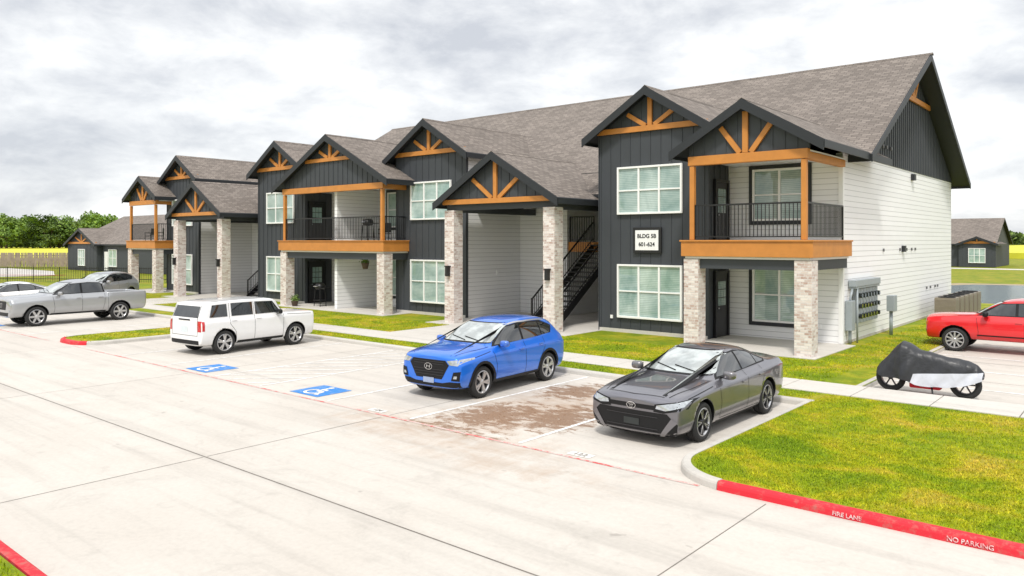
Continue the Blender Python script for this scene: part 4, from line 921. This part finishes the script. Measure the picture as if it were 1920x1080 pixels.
pick=dict(W=1.9,R=.39,fa=1.72,ra=-1.52,wheel='six',gap=.075,rc=[(1,.3),(9,.8),(10,.8),(11,.7),(12,.8)],lc={3:.2,4:.75,5:.8,6:.5},
 st=[(2.66,.40,.72,.80,.6,.80,.87,.74,1.03,.45,1.07,1.08),(2.56,.36,.84,.92,.6,.91,.94,.82,1.08,.52,1.14,1.16),(2.22,.36,.88,.95,.65,.94,.98,.84,1.13,.55,1.18,1.20),
 (1.5,.38,.88,.95,.65,.94,1.02,.85,1.17,.57,1.21,1.23),(1.22,.38,.88,.94,.65,.93,1.02,.85,1.19,.6,1.23,1.25),(1.1,.38,.88,.94,.65,.93,1.02,.85,1.20,.62,1.29,1.31),(.45,.38,.88,.94,.65,.93,1.03,.84,1.21,.65,1.71,1.77),(-.3,.38,.88,.94,.65,.93,1.03,.84,1.21,.66,1.74,1.80),
 (-.88,.38,.88,.94,.65,.93,1.03,.84,1.21,.65,1.71,1.77),(-1.0,.38,.88,.94,.65,.93,1.03,.85,1.21,.62,1.30,1.32),(-1.06,.38,.88,.95,.65,.94,1.05,.91,1.22,.80,1.22,.80,bedp),(-2.52,.42,.88,.95,.65,.94,1.05,.91,1.22,.80,1.22,.80,bedp),
 (-2.57,.42,.88,.95,.65,.94,1.05,.91,1.22,.80,1.22,1.22,(.5,1.22)),(-2.64,.46,.84,.92,.65,.91,1.04,.88,1.2,.7,1.21,1.21,(.45,1.21)),(-2.68,.5,.7,.8,.65,.8,1.0,.78,1.14,.6,1.15,1.15,(.4,1.15))],
 trim=[(1.12,1.215),(.46,1.63),(-.3,1.675),(-.86,1.64),(-.92,1.24)],
 sw=[[(1.0,1.24),(.46,1.60),(.05,1.635),(.05,1.25)],[(-.03,1.25),(-.03,1.635),(-.3,1.645),(-.8,1.61),(-.84,1.25)]],
 seam=[[(1.12,1.15),(1.06,.7),(1.08,.45)],[(.01,1.2),(.01,.45)],[(-.9,1.2),(-.88,.8),(-.80,.45)],[(-1.03,1.2),(-1.03,.42)]],
 handles=[(.15,1.05),(-.72,1.05)],
 ws=[(-.68,1.29),(.68,1.29),(.60,1.66),(-.60,1.66)],wsmid=1.45,rw=[(-.58,1.36),(.58,1.36),(.54,1.62),(-.54,1.62)],
 front=[('grille',[(-.42,.68),(.42,.68),(.50,.98),(.44,1.02),(-.44,1.02),(-.50,.98)],'plastic'),('air_intake',[(-.6,.44),(.6,.44),(.66,.58),(-.66,.58)],'plastic')]+both('headlight',[(.54,.84),(.86,.84),(.88,.96),(.56,1.0)],'lamp')+both('fog_light',[(.66,.62),(.78,.62),(.78,.70),(.66,.70)],'lamp'),
 rear=both('taillight',[(.70,.82),(.84,.82),(.84,1.12),(.70,1.12)],'tail')+[('bumper_insert',[(-.7,.52),(.7,.52),(.7,.66),(-.7,.66)],'chrome')],
 sidep=[('sill_trim',[(1.2,.40),(1.2,.48),(-.95,.48),(-.95,.40)],'plastic')],
 mir=(.9,.9,1.27))
comp=dict(pick)
comp['st']=[tuple([s[0]*.93,s[1]*.95]+[v*.94 if i in (2,3,5,7,9) else v*.93 for i,v in list(enumerate(s))[2:12]]+([(s[12][0]*.94,s[12][1]*.93)] if len(s)>12 else [])) for s in pick['st']]
sc=lambda q:[(x*.93,z*.93) for x,z in q]; scf=lambda q:[(y*.94,z*.93) for y,z in q]
comp.update(W=1.79,R=.36,fa=1.62,ra=-1.42,wheel='ten',trim=sc(pick['trim']),sw=[sc(q) for q in pick['sw']],seam=[sc(pick['seam'][0]),sc([(-.2,1.2),(-.2,.45)]),sc(pick['seam'][3])],handles=[(-.05,.97)],
 ws=scf(pick['ws']),wsmid=1.35,rw=scf(pick['rw']),front=[(n_,scf(q),m_) for n_,q,m_ in pick['front']]+both('turn_lamp',scf([(.84,.82),(.9,.82),(.9,.96),(.85,.96)]),'amber')+[('chrome_bumper',scf([(-.84,.60),(.84,.60),(.84,.66),(-.84,.66)]),'chrome')],rear=[(n_,scf(q),m_) for n_,q,m_ in pick['rear']],
 sidep=[('side_molding',sc([(1.1,.56),(1.1,.60),(-.95,.60),(-.95,.56)]),'plastic')],mir=(.8,.85,1.19),mirp=0)
P_blue=paint('blue_car_paint',(.006,.16,.74),.3,.3); P_grey=paint('graphite_car_paint',(.19,.187,.21),.7,.30); P_white=paint('white_car_paint',(.82,.82,.82),0,.4); P_silver=paint('silver_car_paint',(.42,.43,.445),.5,.32); P_red=paint('red_car_paint',(.72,.006,.012),.0,.35)
G='cars parked in the stalls'
DN=R(-90)
e,bv=vehicle('car','grey four-door sedan parked nose-out beside the grass island','car',sedan,P_grey,(-6.80,13.48),DN,G,.98)
def emblem(e,bv,z,s,kind):
    hit=bv.ray_cast(Vector((6,0,z)),Vector((-1,0,0)))[0]; mb=MB(); X=hit.x+.018
    def ell(a,b,cy=0,cz=0,t=.008,n=28):
        for i in range(n):
            t0=2*math.pi*i/n;t1=2*math.pi*(i+1)/n
            mb.bar((X,cy+a*math.cos(t0),z+cz+b*math.sin(t0)),(X,cy+a*math.cos(t1),z+cz+b*math.sin(t1)),t,t)
    ell(.085*s,.055*s)
    if kind=='t': ell(.05*s,.024*s,0,.028*s,.006); ell(.022*s,.05*s,0,0,.006)
    else:
        for y in (-.035*s,.035*s): mb.bar((X,y-.012,z-.035*s),(X,y+.012,z+.035*s),.012,.01)
        mb.bar((X,-.035*s,z),(X,.035*s,z),.01,.01)
    mb.build('emblem',M['chrome'],e,local=True)
emblem(e,bv,.665,1.0,'t')
e,bv=vehicle('car','bright blue compact SUV parked nose-out with black wheel arches','car',suv,P_blue,(-12.18,13.55),DN+R(4),G,.96); emblem(e,bv,.745,1.3,'h')
vehicle('car','white boxy SUV parked nose-in next to the grass island','car',boxy,P_white,(-22.45,13.28),R(90)+R(4),G)
e,bv=vehicle('pickup_truck','silver crew-cab pickup truck parked nose-out','pickup truck',pick,P_silver,(-35.15,12.85),DN+R(1),G); emblem(e,bv,.85,1.5,'t')
s2=dict(sedan); s2['wheel']='ten'
vehicle('car','white sedan parked beside the silver pickup','car',s2,P_white,(-42.6,12.5),DN,G)
s3=dict(suv); s3['archtrim']=False; s3['wheel']='ten'
vehicle('car','pale silver SUV parked behind the pickup','car',s3,P_silver,(-45.6,18.1),R(-60),G)
vehicle('pickup_truck','red compact pickup truck parked facing the building lawn','pickup truck',comp,P_red,(-3.25,27.8),R(180),G)
# ---------------------------------------------------------------- covered motorcycle
mc=thing('motorcycle',(-3.95,18.9,0),'motorcycle under a black and silver-white rain cover on the pavement','motorcycle',rot=math.pi)
for x in (.74,-.74):
    o=MB().lathe([(.21,-.05),(.24,-.07),(.30,-.05),(.315,0),(.30,.05),(.24,.07),(.21,.05),(.21,-.05)],axis='y',n=32).build('tyre',M['rubber'],mc,local=True,smooth=True); o.location=(x,0,.315)
    r=MB().lathe([(.21,-.04),(.21,.04),(.19,.04),(.19,-.04)],axis='y',n=28)
    for i in range(6): a=i*math.pi/3; r.bar((0,0,0),(.2*math.cos(a),0,.2*math.sin(a)),.03)
    r.cyl((0,-.05,0),(0,.05,0),.05); r=r.build('rim',M['gunmetal'],mc,local=True); r.location=(x,0,.315)
stn=[(1.02,.07,.42,.52),(.94,.15,.38,.64),(.78,.19,.36,.82),(.62,.24,.34,1.02),(.48,.36,.32,1.16),(.34,.36,.30,1.12),(.15,.28,.26,1.0),(-.1,.26,.22,.95),(-.4,.25,.22,.88),(-.6,.23,.28,.86),(-.8,.21,.34,.83),(-.98,.16,.38,.75),(-1.08,.07,.42,.62)]
bm=bmesh.new(); rg=[]; nh=16
fs=[]
for i in range(len(stn)-1):
    for t in np.arange(0,1,.2): fs.append(tuple(stn[i][k]*(1-t)+stn[i+1][k]*t for k in range(4)))
fs.append(stn[-1])
for (x,w_,z0,z1) in fs:
    row=[]
    for k in range(2*nh+1):
        t=-1+k/nh; a=abs(t)
        if a<.3: y=w_*.55*(a/.3)**.9; z=z1-(.07)*(a/.3)**2
        else: q=(a-.3)/.7; y=w_*(.55+.45*q**.5); z=(z1-.07)*(1-q)+z0*q
        y*=math.copysign(1,t)
        f1=mn.noise(Vector((x*3.0+z*2.0,t*1.2,1.3)))*.07*(.25+a)
        f2=(1-abs(mn.noise(Vector((x*6+z*3,z*1.5,t+5))))*2.2)*.022*a
        f_=f1+f2
        row.append(bm.verts.new((x+f_*.35,y+math.copysign(f_,t) if a>.1 else y,z+mn.noise(Vector((x*4,t*3,7)))*.025-(.02*math.sin(x*8+1) if a>.93 else 0))))
    rg.append(row)
for a,b in zip(rg[:-1],rg[1:]):
    for k in range(2*nh):
        fc=bm.faces.new((a[k],a[k+1],b[k+1],b[k])); fc.smooth=True
bmesh.ops.recalc_face_normals(bm,faces=bm.faces)
me=bpy.data.meshes.new('rain_cover'); bm.to_mesh(me); bm.free()
cmm,cn,cb_=newmat('two_tone_cover_fabric'); tcc=N(cn,'ShaderNodeTexCoord'); s_=N(cn,'ShaderNodeSeparateXYZ'); L(cn,tcc.outputs['Object'],s_.inputs[0])
edge=mth(cn,'ADD',mth(cn,'MULTIPLY',s_.outputs[0],-.10),.50)
msk=mth(cn,'MULTIPLY',mth(cn,'LESS_THAN',s_.outputs[2],edge),mth(cn,'LESS_THAN',mth(cn,'ADD',s_.outputs[0],mth(cn,'MULTIPLY',s_.outputs[2],.3)),.36))
nz=noise(cn,tcc.outputs['Object'],3.5,4,.55,.6)
cc=mixc(cn,msk,mixc(cn,nz,(.016,.017,.02),(.035,.037,.042)),mixc(cn,nz,(.50,.52,.57),(.62,.64,.69)))
L(cn,cc,cb_.inputs['Base Color']); cb_.inputs['Roughness'].default_value=.42; bump(cn,cb_,nz,.5,.05); me.materials.append(cmm)
o=bpy.data.objects.new('rain_cover',me); link(o,mc,True); sm=o.modifiers.new('s','SUBSURF'); sm.levels=1; sm.render_levels=1
MB().box(-.28,.34,-.12,.12,.14,.4).build('engine',M['red'],mc,local=True,bevel=.03)
MB().bar((-.1,.1,.25),(-.2,.38,.0),.03).build('kickstand',M['black'],mc,local=True)
# ---------------------------------------------------------------- balcony items
def grill(x,y,z,lab):
    e=thing('barbecue_grill',(x,y,z),lab,'grill')
    MB().lathe([(0,.82),(.2,.84),(.27,.95),(.27,1.02),(.2,1.13),(0,1.17)],n=20).build('firebox',M['black'],e,local=True,smooth=True)
    m=MB()
    for a in (-.25,.25):
        for b in (-.18,.18): m.bar((a,b,0),(a*.8,b*.8,.86),.03)
    m.box(-.3,.3,-.22,.22,.28,.31).box(.28,.6,-.18,.18,.9,.93).build('stand',M['black'],e,local=True)
    MB().bar((-.12,-.3,1.0),(.12,-.3,1.0),.025).bar((-.12,-.3,1.0),(-.12,-.24,1.0),.02).bar((.12,-.3,1.0),(.12,-.24,1.0),.02).build('handle',M['chrome'],e,local=True)
def chair(x,y,z,rot,lab):
    e=thing('patio_chair',(x,y,z),lab,'chair','patio chairs on the balconies',rot=rot)
    MB().box(-.25,.25,-.25,.25,.42,.46).build('seat',M['black'],e,local=True,bevel=.01)
    MB().box(-.25,.25,.22,.26,.5,.95).build('backrest',M['black'],e,local=True,bevel=.01)
    for a in (-.24,.24):
        for b in (-.24,.24): MB().bar((a,b,0),(a,b,.65 if b<0 else .95),.03).build('leg',M['black'],e,local=True)
        MB().bar((a,-.26,.65),(a,.26,.65),.04).build('armrest',M['black'],e,local=True)
grill(-28.6,23.3,3.3,'black kettle barbecue grill on the upper balcony'); chair(-27.5,23.4,3.3,.6,'black patio chair on the upper balcony'); chair(-26.9,24.3,3.3,-.8,'black patio chair on the upper balcony')
chair(-51.5,23.6,3.3,.3,'black patio chair on the far balcony'); chair(-50.3,23.6,3.3,-.3,'black patio chair on the far balcony')
grill(-32.2,23.2,.14,'black barbecue grill on the ground-floor patio')
def pot(x,y,z,hang=False,s=1.0):
    e=thing('hanging_basket' if hang else 'potted_plant',(x,y,z),'hanging basket with small plant under the balcony' if hang else 'small flowering plant in a dark clay pot on the patio','plant')
    MB().lathe([(0,0),(.12*s,0),(.18*s,.26*s),(.19*s,.28*s),(.16*s,.27*s),(0,.25*s)],n=16).build('pot',M['bark'],e,local=True,smooth=True)
    mb=MB(); mb.flat=True
    for i in range(160):
        p=Vector((random.gauss(0,.1),random.gauss(0,.1),.3*s+abs(random.gauss(0,.12)))); u=Vector((random.gauss(0,1),random.gauss(0,1),random.gauss(0,1))).normalized()*.04; v=u.orthogonal().normalized()*.025
        mb.face([p-u,p+v,p+u,p-v])
    mb.build('foliage',M['leaf'],e,local=True)
    if hang: MB().bar((.17,0,.27),(0,0,.75),.008).bar((-.17,0,.27),(0,0,.75),.008).build('hanger',M['black'],e,local=True)
pot(-28.3,22.9,2.1,True); pot(-33.2,22.4,.12)
